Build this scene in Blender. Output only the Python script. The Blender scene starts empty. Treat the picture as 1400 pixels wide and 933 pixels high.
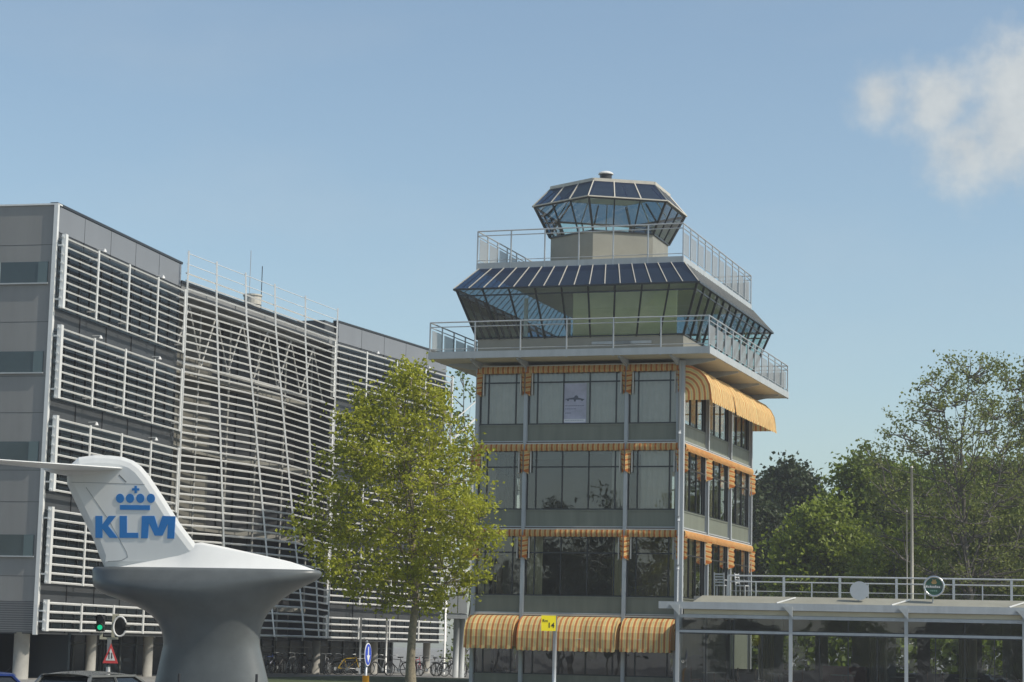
import bpy, math, random
from mathutils import Vector, Matrix
R=math.radians
random.seed(7)
C=bpy.context.scene.collection
sc=bpy.context.scene
# ------------------------------------------------------------------ camera (at the world origin, eye 2.2 m over the road)
FPX,PITCH,ROLL=3000.0,0.13803,0.0223
Fv=Vector((0,math.cos(PITCH),math.sin(PITCH))); U0=Vector((0,-math.sin(PITCH),math.cos(PITCH))); R0=Vector((1,0,0))
Rv=R0*math.cos(ROLL)+U0*math.sin(ROLL); Uv=U0*math.cos(ROLL)-R0*math.sin(ROLL)
cam=bpy.data.cameras.new('camera'); co=bpy.data.objects.new('camera',cam); C.objects.link(co)
cam.sensor_width=36; cam.lens=FPX/1400*36; cam.clip_end=6000; cam.clip_start=.2
co.matrix_world=Matrix(((Rv.x,Uv.x,-Fv.x,0),(Rv.y,Uv.y,-Fv.y,0),(Rv.z,Uv.z,-Fv.z,0),(0,0,0,1)))
sc.camera=co
# ------------------------------------------------------------------ sky, sun, exposure
SUN_EL=R(46); SUN_AZ=Vector((.925,-.38)).normalized()      # horizontal direction towards the sun
w=bpy.data.worlds.new('World'); sc.world=w; w.use_nodes=True
nt=w.node_tree; nt.nodes.clear()
N=nt.nodes.new; L=nt.links.new
out=N('ShaderNodeOutputWorld'); bg=N('ShaderNodeBackground'); L(bg.outputs[0],out.inputs[0]); bg.inputs[1].default_value=.115
sky=N('ShaderNodeTexSky'); sky.sky_type='NISHITA'; sky.sun_disc=False; sky.sun_elevation=SUN_EL
sky.sun_rotation=math.atan2(SUN_AZ.x,SUN_AZ.y); sky.air_density=1.0; sky.dust_density=1.2; sky.ozone_density=1.6; sky.altitude=0
hs=N('ShaderNodeHueSaturation'); hs.inputs['Saturation'].default_value=.90; hs.inputs['Value'].default_value=.665
L(sky.outputs[0],hs.inputs['Color'])
tint=N('ShaderNodeMix'); tint.data_type='RGBA'; tint.blend_type='MULTIPLY'; tint.inputs[0].default_value=1; L(hs.outputs[0],tint.inputs[6]); tint.inputs[7].default_value=(.98,1.04,1.0,1)
tc=N('ShaderNodeTexCoord')
# a real cumulus in the direction of the upper right, thin veils elsewhere (direction-based, so it stays put)
def cloud_blob(px,py,rad):
    d=(Fv+Rv*((px-700)/FPX)-Uv*((py-466.5)/FPX)).normalized()
    s=N('ShaderNodeVectorMath'); s.operation='DISTANCE'; L(tc.outputs['Generated'],s.inputs[0]); s.inputs[1].default_value=d
    m=N('ShaderNodeMapRange'); L(s.outputs['Value'],m.inputs[0]); m.inputs[1].default_value=0; m.inputs[2].default_value=rad; m.inputs[3].default_value=1; m.inputs[4].default_value=0
    return m.outputs[0]
def mx(a,b):
    n=N('ShaderNodeMath'); n.operation='MAXIMUM'; L(a,n.inputs[0]); L(b,n.inputs[1]); return n.outputs[0]
blob=mx(mx(cloud_blob(1370,180,.050),cloud_blob(1285,140,.034)),mx(cloud_blob(1400,125,.046),mx(cloud_blob(1205,130,.022),cloud_blob(1320,200,.034))))
nz=N('ShaderNodeTexNoise'); nz.inputs['Scale'].default_value=42; nz.inputs['Detail'].default_value=9; nz.inputs['Roughness'].default_value=.58
L(tc.outputs['Generated'],nz.inputs['Vector'])
ad=N('ShaderNodeMath'); ad.operation='ADD'; L(blob,ad.inputs[0])
sb=N('ShaderNodeMath'); sb.operation='MULTIPLY_ADD'; L(nz.outputs[0],sb.inputs[0]); sb.inputs[1].default_value=1.5; sb.inputs[2].default_value=-.75; L(sb.outputs[0],ad.inputs[1])
mr=N('ShaderNodeMapRange'); mr.interpolation_type='SMOOTHSTEP'; L(ad.outputs[0],mr.inputs[0]); mr.inputs[1].default_value=.08; mr.inputs[2].default_value=.95; mr.inputs[3].default_value=0; mr.inputs[4].default_value=.78
nz2=N('ShaderNodeTexNoise'); nz2.inputs['Scale'].default_value=4; nz2.inputs['Detail'].default_value=5
mp=N('ShaderNodeMapping'); mp.inputs['Scale'].default_value=(1,1,3.5); L(tc.outputs['Generated'],mp.inputs[0]); L(mp.outputs[0],nz2.inputs['Vector'])
mr2=N('ShaderNodeMapRange'); L(nz2.outputs[0],mr2.inputs[0]); mr2.inputs[1].default_value=.46; mr2.inputs[2].default_value=.8; mr2.inputs[3].default_value=0; mr2.inputs[4].default_value=.16
gate=N('ShaderNodeMapRange'); gate.interpolation_type='SMOOTHSTEP'; L(blob,gate.inputs[0]); gate.inputs[1].default_value=.0; gate.inputs[2].default_value=.12; gm_=N('ShaderNodeMath'); gm_.operation='MULTIPLY'; L(gate.outputs[0],gm_.inputs[0]); L(mr.outputs[0],gm_.inputs[1])
cl=mx(gm_.outputs[0],mr2.outputs[0])
mix=N('ShaderNodeMix'); mix.data_type='RGBA'; L(cl,mix.inputs[0]); L(tint.outputs[2],mix.inputs[6]); ccol=N('ShaderNodeMix'); ccol.data_type='RGBA'; L(nz.outputs[0],ccol.inputs[0]); ccol.inputs[6].default_value=(1.9,2.1,2.3,1); ccol.inputs[7].default_value=(4.1,4.1,3.85,1); L(ccol.outputs[2],mix.inputs[7])
L(mix.outputs[2],bg.inputs[0])
sun=bpy.data.lights.new('sun','SUN'); sun.energy=2.3; sun.angle=R(.53); sun.color=(1,.93,.82)
so=bpy.data.objects.new('sun',sun); C.objects.link(so)
sd=Vector((SUN_AZ.x*math.cos(SUN_EL),SUN_AZ.y*math.cos(SUN_EL),math.sin(SUN_EL)))
so.rotation_euler=sd.to_track_quat('Z','Y').to_euler(); so.location=sd*100
sc.view_settings.view_transform='Standard'; sc.view_settings.look='None'; sc.view_settings.gamma=1; sc.view_settings.exposure=.87
sc.render.engine='CYCLES'
try:
    sc.cycles.max_bounces=8; sc.cycles.transparent_max_bounces=24
except Exception: pass
# ------------------------------------------------------------------ helpers
def ray(px,py): return Fv+Rv*((px-700)/FPX)-Uv*((py-466.5)/FPX)
def aty(px,py,y):
    d=ray(px,py); return d*(y/d.y)
def atz(px,py,z):
    d=ray(px,py); return d*(z/d.z)
def atplane(px,py,p,q):
    """point where the sight line meets the vertical plane through plan points p and q"""
    n=Vector((-(q[1]-p[1]),q[0]-p[0])); d=ray(px,py); t=(n.x*p[0]+n.y*p[1])/(n.x*d.x+n.y*d.y); return d*t
MATS={}
def mat(name,col,rough=.6,metal=0,noise=0,nscale=3,spec=.5,bump=0,bscale=30,streak=False):
    if name in MATS: return MATS[name]
    m=bpy.data.materials.new(name); m.use_nodes=True; t=m.node_tree; b=t.nodes['Principled BSDF']
    b.inputs['Roughness'].default_value=rough; b.inputs['Metallic'].default_value=metal
    b.inputs['Specular IOR Level'].default_value=spec; b.inputs['Base Color'].default_value=(*col,1)
    if noise or bump:
        tcn=t.nodes.new('ShaderNodeTexCoord'); mpn=t.nodes.new('ShaderNodeMapping'); t.links.new(tcn.outputs['Object'],mpn.inputs[0])
        if streak: mpn.inputs['Scale'].default_value=(1,1,.12)
    if noise:
        n=t.nodes.new('ShaderNodeTexNoise'); n.inputs['Scale'].default_value=nscale; n.inputs['Detail'].default_value=6; n.inputs['Roughness'].default_value=.65
        t.links.new(mpn.outputs[0],n.inputs['Vector'])
        r=t.nodes.new('ShaderNodeValToRGB'); r.color_ramp.elements[0].position=.3; r.color_ramp.elements[1].position=.7
        r.color_ramp.elements[0].color=(*[c*(1-noise) for c in col],1); r.color_ramp.elements[1].color=(*[min(1,c*(1+noise)) for c in col],1)
        t.links.new(n.outputs[0],r.inputs[0]); t.links.new(r.outputs[0],b.inputs['Base Color'])
    if bump:
        n2=t.nodes.new('ShaderNodeTexNoise'); n2.inputs['Scale'].default_value=bscale; n2.inputs['Detail'].default_value=4
        t.links.new(tcn.outputs['Object'],n2.inputs['Vector']); bp=t.nodes.new('ShaderNodeBump'); bp.inputs['Strength'].default_value=bump
        bp.inputs['Distance'].default_value=.05
        t.links.new(n2.outputs[0],bp.inputs['Height']); t.links.new(bp.outputs[0],b.inputs['Normal'])
    MATS[name]=m; return m
def glass(name,tint,refl=.9,ior=1.5,rough=.01,wobble=.0,base=.0):
    """thin tinted sheet: clear tinted transmission with fresnel reflection"""
    if name in MATS: return MATS[name]
    m=bpy.data.materials.new(name); m.use_nodes=True; t=m.node_tree; t.nodes.clear()
    o=t.nodes.new('ShaderNodeOutputMaterial'); mi=t.nodes.new('ShaderNodeMixShader'); tr=t.nodes.new('ShaderNodeBsdfTransparent'); tr.inputs[0].default_value=(*tint,1)
    g=t.nodes.new('ShaderNodeBsdfGlossy'); g.inputs['Roughness'].default_value=rough; g.inputs[0].default_value=(refl,refl,refl,1)
    f=t.nodes.new('ShaderNodeFresnel'); f.inputs[0].default_value=ior
    a=t.nodes.new('ShaderNodeMath'); a.operation='ADD'; a.use_clamp=True; t.links.new(f.outputs[0],a.inputs[0]); a.inputs[1].default_value=base
    t.links.new(a.outputs[0],mi.inputs[0]); t.links.new(tr.outputs[0],mi.inputs[1]); t.links.new(g.outputs[0],mi.inputs[2]); t.links.new(mi.outputs[0],o.inputs[0])
    if wobble:
        tcn=t.nodes.new('ShaderNodeTexCoord'); n=t.nodes.new('ShaderNodeTexNoise'); n.inputs['Scale'].default_value=.7; t.links.new(tcn.outputs['Object'],n.inputs['Vector'])
        bp=t.nodes.new('ShaderNodeBump'); bp.inputs['Strength'].default_value=wobble; bp.inputs['Distance'].default_value=.05
        t.links.new(n.outputs[0],bp.inputs['Height']); t.links.new(bp.outputs[0],g.inputs['Normal'])
    MATS[name]=m; return m
class MB:
    def __init__(s): s.v=[]; s.f=[]; s.uv=[]
    def face(s,pts,uv=None):
        i=len(s.v); s.v+= [tuple(p) for p in pts]; s.f.append(tuple(range(i,i+len(pts)))); s.uv.append(uv)
    def hexa(s,p):           # 8 points: bottom 4 then top 4
        i=len(s.v); s.v+=[tuple(q) for q in p]
        for f in ((3,2,1,0),(4,5,6,7),(0,1,5,4),(1,2,6,5),(2,3,7,6),(3,0,4,7)): s.f.append(tuple(i+k for k in f)); s.uv.append(None)
        return s
    def box(s,a,b):
        x0,y0,z0=a;x1,y1,z1=b
        return s.hexa([(x0,y0,z0),(x1,y0,z0),(x1,y1,z0),(x0,y1,z0),(x0,y0,z1),(x1,y0,z1),(x1,y1,z1),(x0,y1,z1)])
    def bar(s,p,q,w,h,up=(0,0,1)):   # rectangular bar from p to q, w across, h along up
        p=Vector(p);q=Vector(q);d=(q-p).normalized();u=Vector(up)
        if abs(d.dot(u))>.98: u=Vector((0,1,0))
        a=d.cross(u).normalized();b=a.cross(d).normalized();a*=w/2;b*=h/2
        return s.hexa([p-a-b,p+a-b,q+a-b,q-a-b,p-a+b,p+a+b,q+a+b,q-a+b])
    def tube(s,p,q,r,r2=None,n=8,cap=True):
        p=Vector(p);q=Vector(q);r2=r if r2 is None else r2;d=(q-p).normalized();u=Vector((0,0,1)) if abs(d.z)<.9 else Vector((1,0,0))
        a=d.cross(u).normalized();b=d.cross(a).normalized();i=len(s.v)
        for k in range(n):
            t=2*math.pi*k/n;o=a*math.cos(t)+b*math.sin(t);s.v.append(tuple(p+o*r));s.v.append(tuple(q+o*r2))
        for k in range(n):
            j=(k+1)%n;s.f.append((i+2*k,i+2*j,i+2*j+1,i+2*k+1));s.uv.append(None)
        if cap:
            s.f.append(tuple(i+2*k for k in range(n)));s.uv.append(None);s.f.append(tuple(i+2*k+1 for k in reversed(range(n))));s.uv.append(None)
        return s
    def path(s,pts,r,n=8):
        for a,b in zip(pts,pts[1:]): s.tube(a,b,r,n=n)
        return s
    def ring(s,c,nrm,R_,r,n=20,m=6,arc=(0,2*math.pi)):
        c=Vector(c);nrm=Vector(nrm).normalized();u=Vector((0,0,1)) if abs(nrm.z)<.9 else Vector((1,0,0));a=nrm.cross(u).normalized();b=nrm.cross(a)
        P=[c+(a*math.cos(t)+b*math.sin(t))*R_ for t in [arc[0]+(arc[1]-arc[0])*k/n for k in range(n+1)]]
        for p,q in zip(P,P[1:]): s.tube(p,q,r,n=m,cap=False)
        return s
    def prism(s,poly,fn,t0,t1):  # poly 2D points, fn(x,y,t)->3D
        n=len(poly);i=len(s.v)
        s.v+=[tuple(fn(x,y,t0)) for x,y in poly]+[tuple(fn(x,y,t1)) for x,y in poly]
        s.f.append(tuple(i+k for k in reversed(range(n))));s.uv.append(None);s.f.append(tuple(i+n+k for k in range(n)));s.uv.append(None)
        for k in range(n):
            j=(k+1)%n;s.f.append((i+k,i+j,i+n+j,i+n+k));s.uv.append(None)
        return s
    def grid(s,fn,nu,nv,closeu=False,uvfn=None):
        i=len(s.v);nuu=nu if closeu else nu+1
        for a in range(nuu):
            for b in range(nv+1): s.v.append(tuple(fn(a/nu,b/nv)))
        for a in range(nu):
            a2=(a+1)%nuu
            for b in range(nv):
                s.f.append((i+a*(nv+1)+b,i+a2*(nv+1)+b,i+a2*(nv+1)+b+1,i+a*(nv+1)+b+1))
                s.uv.append([uvfn(a/nu,b/nv),uvfn((a+1)/nu,b/nv),uvfn((a+1)/nu,(b+1)/nv),uvfn(a/nu,(b+1)/nv)] if uvfn else None)
        return s
    def build(s,name,m,parent=None,smooth=False,off=None):
        me=bpy.data.meshes.new(name)
        o3=Vector((0,0,0)) if off is None else Vector(off)
        me.from_pydata([tuple(Vector(v)-o3) for v in s.v],[],s.f)
        if any(u is not None for u in s.uv):
            l=me.uv_layers.new(name='UVMap');k=0
            for pi,u in enumerate(s.uv):
                for j in range(len(s.f[pi])):
                    l.data[k].uv=u[j] if u else (0,0);k+=1
        me.materials.append(m)
        if smooth:
            for p in me.polygons:p.use_smooth=True
        o=bpy.data.objects.new(name,me);C.objects.link(o)
        if parent is not None:o.parent=parent
        else: o.location=o3
        return o
def tag(o,label=None,cat=None,group=None,kind=None):
    if label:o['label']=label
    if cat:o['category']=cat
    if group:o['group']=group
    if kind:o['kind']=kind
    return o
def empty(name,loc,rz=0,label=None,cat=None,group=None):
    o=bpy.data.objects.new(name,None);C.objects.link(o);o.location=loc;o.rotation_euler=(0,0,rz);o.empty_display_size=.3
    return tag(o,label,cat,group)
def copy_tree(o,parent=None):
    c=o.copy();C.objects.link(c);c.parent=parent
    for ch in list(o.children):copy_tree(ch,c)
    return c
# ------------------------------------------------------------------ materials
GZ=-1.65; ROADZ=-2.2
m_spand=mat('spandrel_green_grey',(.165,.175,.135),.45,0,.16,2.2,streak=True)
m_steel=mat('steel_grey_paint',(.38,.405,.42),.42,.0,.12,2.5,streak=True)
m_rail=mat('galvanised_rail',(.46,.48,.49),.4,.35,.1,4)
m_dframe=mat('dark_window_frame',(.018,.020,.022),.35)
m_glass=glass('window_glass',(.80,.80,.77),.9,1.45,wobble=.12,base=.11)
m_glass2=glass('cab_glass',(.76,.90,.88),.85,1.4,base=.06)
m_inter=mat('interior_dark',(.06,.06,.058),.8,0,.2,1)
m_curt=mat('curtain_grey',(.58,.555,.49),.9,0,.06,3)
m_curty=mat('curtain_cream',(.62,.58,.38),.9,0,.06,3)
m_deckunder=mat('deck_soffit_cream',(.55,.50,.36),.7,0,.06,2)
m_fascia=mat('fascia_light_grey',(.40,.42,.42),.45,0,.1,2,streak=True)
m_cabwall=mat('cab_wall_beige_grey',(.24,.235,.20),.55,0,.08,1.5)
m_roofglass=mat('blue_roof_panel',(.026,.040,.080),.20,0,.15,4,spec=.5)
m_trim=mat('beige_trim',(.50,.47,.40),.5,0,.1,3)
m_alu=mat('awning_box_aluminium',(.55,.53,.48),.4,.1)
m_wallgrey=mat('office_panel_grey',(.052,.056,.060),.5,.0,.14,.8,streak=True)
m_wallend=mat('office_end_panel',(.25,.247,.235),.55,.0,.13,.6,streak=True)
m_pav=mat('pavilion_inside',(.17,.165,.155),.75,0,.2,1.2)
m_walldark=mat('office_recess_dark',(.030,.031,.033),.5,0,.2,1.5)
m_louvre=mat('louvre_aluminium',(.74,.735,.705),.42,.15,.08,1.2)
m_offglass=mat('office_glazing',(.014,.02,.026),.16,0,0,spec=.16)
m_conc=mat('column_concrete',(.30,.29,.26),.8,0,.15,2,bump=.1)
m_white=mat('white_paint',(.70,.70,.68),.35,0,.04,2)
m_offwhite=mat('aircraft_white',(.74,.74,.71),.30,0,.05,1.2,streak=True)
m_sculpt=mat('pedestal_grey',(.108,.117,.115),.36,.0,.16,1.4,bump=.02,bscale=6)
m_blue=mat('airline_blue',(.018,.19,.52),.4,0,.05,4)
m_dark=mat('dark_metal',(.02,.02,.022),.4)
m_black=mat('black_rubber',(.012,.012,.012),.7)
m_bark=mat('bark',(.20,.17,.115),.9,0,.35,9,bump=.4,bscale=25)
m_bark2=mat('bark_grey',(.11,.10,.085),.9,0,.35,6)
def tinted_roof():
    m=m_roofglass;t=m.node_tree;b=t.nodes['Principled BSDF'];tr=t.nodes.new('ShaderNodeBsdfTransparent');tr.inputs[0].default_value=(.45,.62,.78,1);mi=t.nodes.new('ShaderNodeMixShader');mi.inputs[0].default_value=.40
    t.links.new(b.outputs[0],mi.inputs[1]);t.links.new(tr.outputs[0],mi.inputs[2]);t.links.new(mi.outputs[0],t.nodes['Material Output'].inputs[0])
tinted_roof()
def awning_mat(nm='striped_awning_fabric',o1=(.62,.22,.075,1),c1=(.86,.66,.28,1),g1=(.68,.60,.33,1)):
    m=bpy.data.materials.new(nm);m.use_nodes=True;t=m.node_tree;b=t.nodes['Principled BSDF'];b.inputs['Roughness'].default_value=.85;b.inputs['Specular IOR Level'].default_value=.2
    u=t.nodes.new('ShaderNodeUVMap');sp=t.nodes.new('ShaderNodeSeparateXYZ');t.links.new(u.outputs[0],sp.inputs[0])
    fr=t.nodes.new('ShaderNodeMath');fr.operation='FRACT';t.links.new(sp.outputs[0],fr.inputs[0])
    r=t.nodes.new('ShaderNodeValToRGB');r.color_ramp.interpolation='CONSTANT';e=r.color_ramp.elements
    e[0].position=0;e[0].color=o1;e[1].position=.36;e[1].color=c1
    for p,c in ((.60,g1),(.68,g1),(.78,c1)):
        x=e.new(p);x.color=c
    t.links.new(fr.outputs[0],r.inputs[0])
    n=t.nodes.new('ShaderNodeTexNoise');n.inputs['Scale'].default_value=2.2;n.inputs['Detail'].default_value=5;tcn=t.nodes.new('ShaderNodeTexCoord');t.links.new(tcn.outputs['Object'],n.inputs['Vector'])
    mm=t.nodes.new('ShaderNodeMapRange');mm.inputs[3].default_value=.72;mm.inputs[4].default_value=1.15;t.links.new(n.outputs[0],mm.inputs[0])
    mu=t.nodes.new('ShaderNodeVectorMath');mu.operation='SCALE';t.links.new(r.outputs[0],mu.inputs[0]);t.links.new(mm.outputs[0],mu.inputs['Scale'])
    t.links.new(mu.outputs[0],b.inputs['Base Color'])
    tl=t.nodes.new('ShaderNodeBsdfTranslucent');t.links.new(mu.outputs[0],tl.inputs[0]);mi=t.nodes.new('ShaderNodeMixShader');mi.inputs[0].default_value=.28
    o=t.nodes['Material Output'];t.links.new(b.outputs[0],mi.inputs[1]);t.links.new(tl.outputs[0],mi.inputs[2]);t.links.new(mi.outputs[0],o.inputs[0])
    bp=t.nodes.new('ShaderNodeBump');bp.inputs['Strength'].default_value=.4;bp.inputs['Distance'].default_value=.06;t.links.new(n.outputs[0],bp.inputs['Height']);t.links.new(bp.outputs[0],b.inputs['Normal'])
    return m
m_awn=awning_mat();m_awnf=awning_mat('striped_awning_fabric_rolled',(.54,.17,.04,1),(.74,.49,.20,1),(.58,.42,.20,1))
def leaf_mat(name,c1,c2,tr=.35):
    m=bpy.data.materials.new(name);m.use_nodes=True;t=m.node_tree;b=t.nodes['Principled BSDF'];b.inputs['Roughness'].default_value=.5;b.inputs['Specular IOR Level'].default_value=.35
    a=t.nodes.new('ShaderNodeAttribute');a.attribute_name='tone'
    mi=t.nodes.new('ShaderNodeMix');mi.data_type='RGBA';t.links.new(a.outputs['Fac'],mi.inputs[0]);mi.inputs[6].default_value=(*c1,1);mi.inputs[7].default_value=(*c2,1)
    t.links.new(mi.outputs[2],b.inputs['Base Color'])
    tl=t.nodes.new('ShaderNodeBsdfTranslucent');t.links.new(mi.outputs[2],tl.inputs[0]);ms=t.nodes.new('ShaderNodeMixShader');ms.inputs[0].default_value=tr
    o=t.nodes['Material Output'];t.links.new(b.outputs[0],ms.inputs[1]);t.links.new(tl.outputs[0],ms.inputs[2]);t.links.new(ms.outputs[0],o.inputs[0])
    return m
m_leafA=leaf_mat('leaf_yellow_green',(.17,.19,.012),(.52,.53,.05),.48)
m_leafB=leaf_mat('leaf_dark',(.024,.038,.013),(.06,.085,.025),.25)
m_leafC=leaf_mat('leaf_mid',(.085,.125,.012),(.19,.245,.025),.35)
m_leafD=leaf_mat('leaf_light',(.12,.165,.014),(.27,.33,.03),.4)
m_leafE=leaf_mat('leaf_sparse',(.12,.15,.035),(.26,.29,.07),.45)
# ------------------------------------------------------------------ ground
def sheet(name,pts,m,label=None):
    mb=MB();mb.face(pts);o=mb.build(name,m);tag(o,kind='structure');return o
m_ground=mat('paving_grey',(.20,.195,.18),.9,0,.25,.3,bump=.2,bscale=5)
m_asph=mat('asphalt',(.07,.07,.07),.9,0,.25,.4,bump=.3,bscale=40)
m_grass=mat('lawn',(.045,.065,.018),.95,0,.4,.5,bump=.6,bscale=8)
mb=MB()
ys=[(-600,ROADZ),(58,ROADZ),(64,GZ),(900,GZ)]
for (y0,z0),(y1,z1) in zip(ys,ys[1:]): mb.face([(-700,y0,z0),(700,y0,z0),(700,y1,z1),(-700,y1,z1)])
tag(mb.build('ground',m_ground),kind='structure')
mb=MB();mb.face([(-300,6,ROADZ+.004),(300,6,ROADZ+.004),(300,46,ROADZ+.004),(-300,46,ROADZ+.004)]);mb.face([(-300,-30,ROADZ+.004),(300,-30,ROADZ+.004),(300,-6,ROADZ+.004),(-300,-6,ROADZ+.004)]);mb.face([(-300,-6,ROADZ+.004),(300,-6,ROADZ+.004),(300,6,ROADZ+.004),(-300,6,ROADZ+.004)])
tag(mb.build('road',m_asph),kind='structure')
mb=MB()
for k in range(-30,31): mb.box((k*9.0,20,ROADZ+.006),(k*9.0+3,20.12,ROADZ+.010))
tag(mb.build('lane_marking',mat('road_paint',(.7,.7,.68),.7)),kind='structure')
mb=MB();mb.box((-300,46,ROADZ),(300,46.15,ROADZ+.12));tag(mb.build('kerb',mat('kerb_concrete',(.3,.3,.28),.85,0,.1,1)),kind='structure')
mb=MB();mb.face([(-9.6,66,GZ+.004),(3,66,GZ+.004),(2.2,110,GZ+.004),(-7.5,110,GZ+.004),(-11.3,99,GZ+.004)]);tag(mb.build('lawn',m_grass),kind='structure')
# ------------------------------------------------------------------ the tower
TA=-.3234; TC=Vector((7.0916,90.5994,GZ)); W=8.95; D=13.28
tower=empty('control_tower',TC,TA,'grey green four storey airport control tower with orange striped awnings, railed galleries and glazed cab','tower')
def t2l(p):     # world point -> tower local
    d=Vector(p)-TC; c,s=math.cos(-TA),math.sin(-TA); return Vector((d.x*c-d.y*s,d.x*s+d.y*c,d.z))
def lz(zrel): return zrel-GZ
FACES={'front':(Vector((-W,0,0)),Vector((1,0,0)),Vector((0,-1,0)),W),
       'right':(Vector((0,0,0)),Vector((0,1,0)),Vector((1,0,0)),D),
       'back':(Vector((0,D,0)),Vector((-1,0,0)),Vector((0,1,0)),W),
       'left':(Vector((-W,D,0)),Vector((0,-1,0)),Vector((-1,0,0)),D)}
def fp(face,s,o,z):
    P,e,n,_=FACES[face];q=P+e*s+n*o;return Vector((q.x,q.y,z))
def fbox(mb,face,s0,s1,o0,o1,z0,z1):
    mb.hexa([fp(face,s0,o0,z0),fp(face,s1,o0,z0),fp(face,s1,o1,z0),fp(face,s0,o1,z0),fp(face,s0,o0,z1),fp(face,s1,o0,z1),fp(face,s1,o1,z1),fp(face,s0,o1,z1)])
    return mb
ZL=[0.0,lz(1.39),lz(4.99),lz(8.59)]   # floor lines: ground, 1, 2, 3 (local)
ZTOP=lz(11.90)
BW=[.38,1.12]
def curtain(face,s0,s1,o,z0,z1,par,m):
    k=random.choice((0,1,2))
    if m is m_curt and k: m=mat('curtain_warm_grey' if k==1 else 'curtain_pale_grey',(.60,.56,.48) if k==1 else (.50,.48,.43),.9,0,.08,3)
    mb=MB();n=max(6,int((s1-s0)/.045));ph=random.random()*6
    mb.grid(lambda a,b:fp(face,s0+(s1-s0)*a,o+.035*math.sin(a*(s1-s0)*26+ph)+.012*math.sin(a*(s1-s0)*61+b*2),z0+(z1-z0)*b),n,2)
    mb.build('curtain',m,par,smooth=True)
def bay(face,s0,s1,z,ztop,kind,curt=None,spz=.72,ground=False):
    sp=spz
    # spandrel panel below the window
    mb=fbox(MB(),face,s0+.08,s1-.08,-.10,0,z+.0,z+sp)
    fbox(mb,face,s0+.08,s1-.08,0,.03,z+sp-.05,z+sp)      # sill
    mb.build('spandrel',m_spand,tower)
    fr=MB();a,b=s0+.10,s1-.10;z0,z1=z+sp,ztop
    wd=b-a
    if wd<3: xs=[a,a+.38,b-.38,b]
    else:
        c=(wd-.76)/3;xs=[a,a+.38,a+.38+c,a+.38+2*c,b-.38,b]
    for x in xs: fbox(fr,face,x-.025,x+.025,-.07,.012,z0,z1)
    zt=z+2.52 if not ground else z1-.62
    for zz in (z0+.025,zt,z1-.03): fbox(fr,face,a,b,-.065,.008,zz-.028,zz+.028)
    f=fr.build('window',m_dframe,tower)
    g=MB();g.face([fp(face,a,-.03,z0),fp(face,b,-.03,z0),fp(face,b,-.03,z1),fp(face,a,-.03,z1)]);g.build('pane',m_glass,f)
    for (c0,c1,mm) in (curt or []): curtain(face,a+(b-a)*c0,a+(b-a)*c1,-.25,z0,z1,f,mm)
AW=0.225
def scallop(s): return .035*abs(math.sin(math.pi*s/AW))
def awn_folded(face,s0,s1,zt,strip=1.2):
    """rolled up awning: box, gathered valance and the two hanging side cheeks"""
    mb=MB();a,b=s0+.03,s1-.03
    n=int((b-a)/.075)
    def q(u,v):
        s=a+(b-a)*u;return fp(face,s,.17+.022*math.sin(s*28)+.05*math.sin(v*3.14),zt-.05-(.27+scallop(s))*v)
    mb.grid(q,n,3,uvfn=lambda u,v:((a+(b-a)*u)/AW,v))
    o=mb.build('awning',m_awnf,tower,smooth=True)
    for sgn,s in ((1,a+.0),(-1,b-.0)):
        mb=MB()
        def q2(u,v,s=s,sgn=sgn):
            return fp(face,s+sgn*(.20*u*(1-.30*v)),.30-.22*u+.03*math.sin(v*22+u*3),zt-.30-(strip-.3)*v-.12*u*(v>.9))
        mb.grid(q2,3,10,uvfn=lambda u,v:(v*(strip)/AW*.8+.3*u,u))
        mb.build('side_cheek',m_awnf,o,smooth=True)
    mb=fbox(MB(),face,a-.02,b+.02,.0,.15,zt-.07,zt+.0);
    mb.build('awning_box',m_alu,o)
    for s in (a+.23,b-.23): MB().bar(fp(face,s,.06,zt-.2),fp(face,s,.07,zt-strip-.05),.05,.05).build('arm',m_alu,o)
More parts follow.
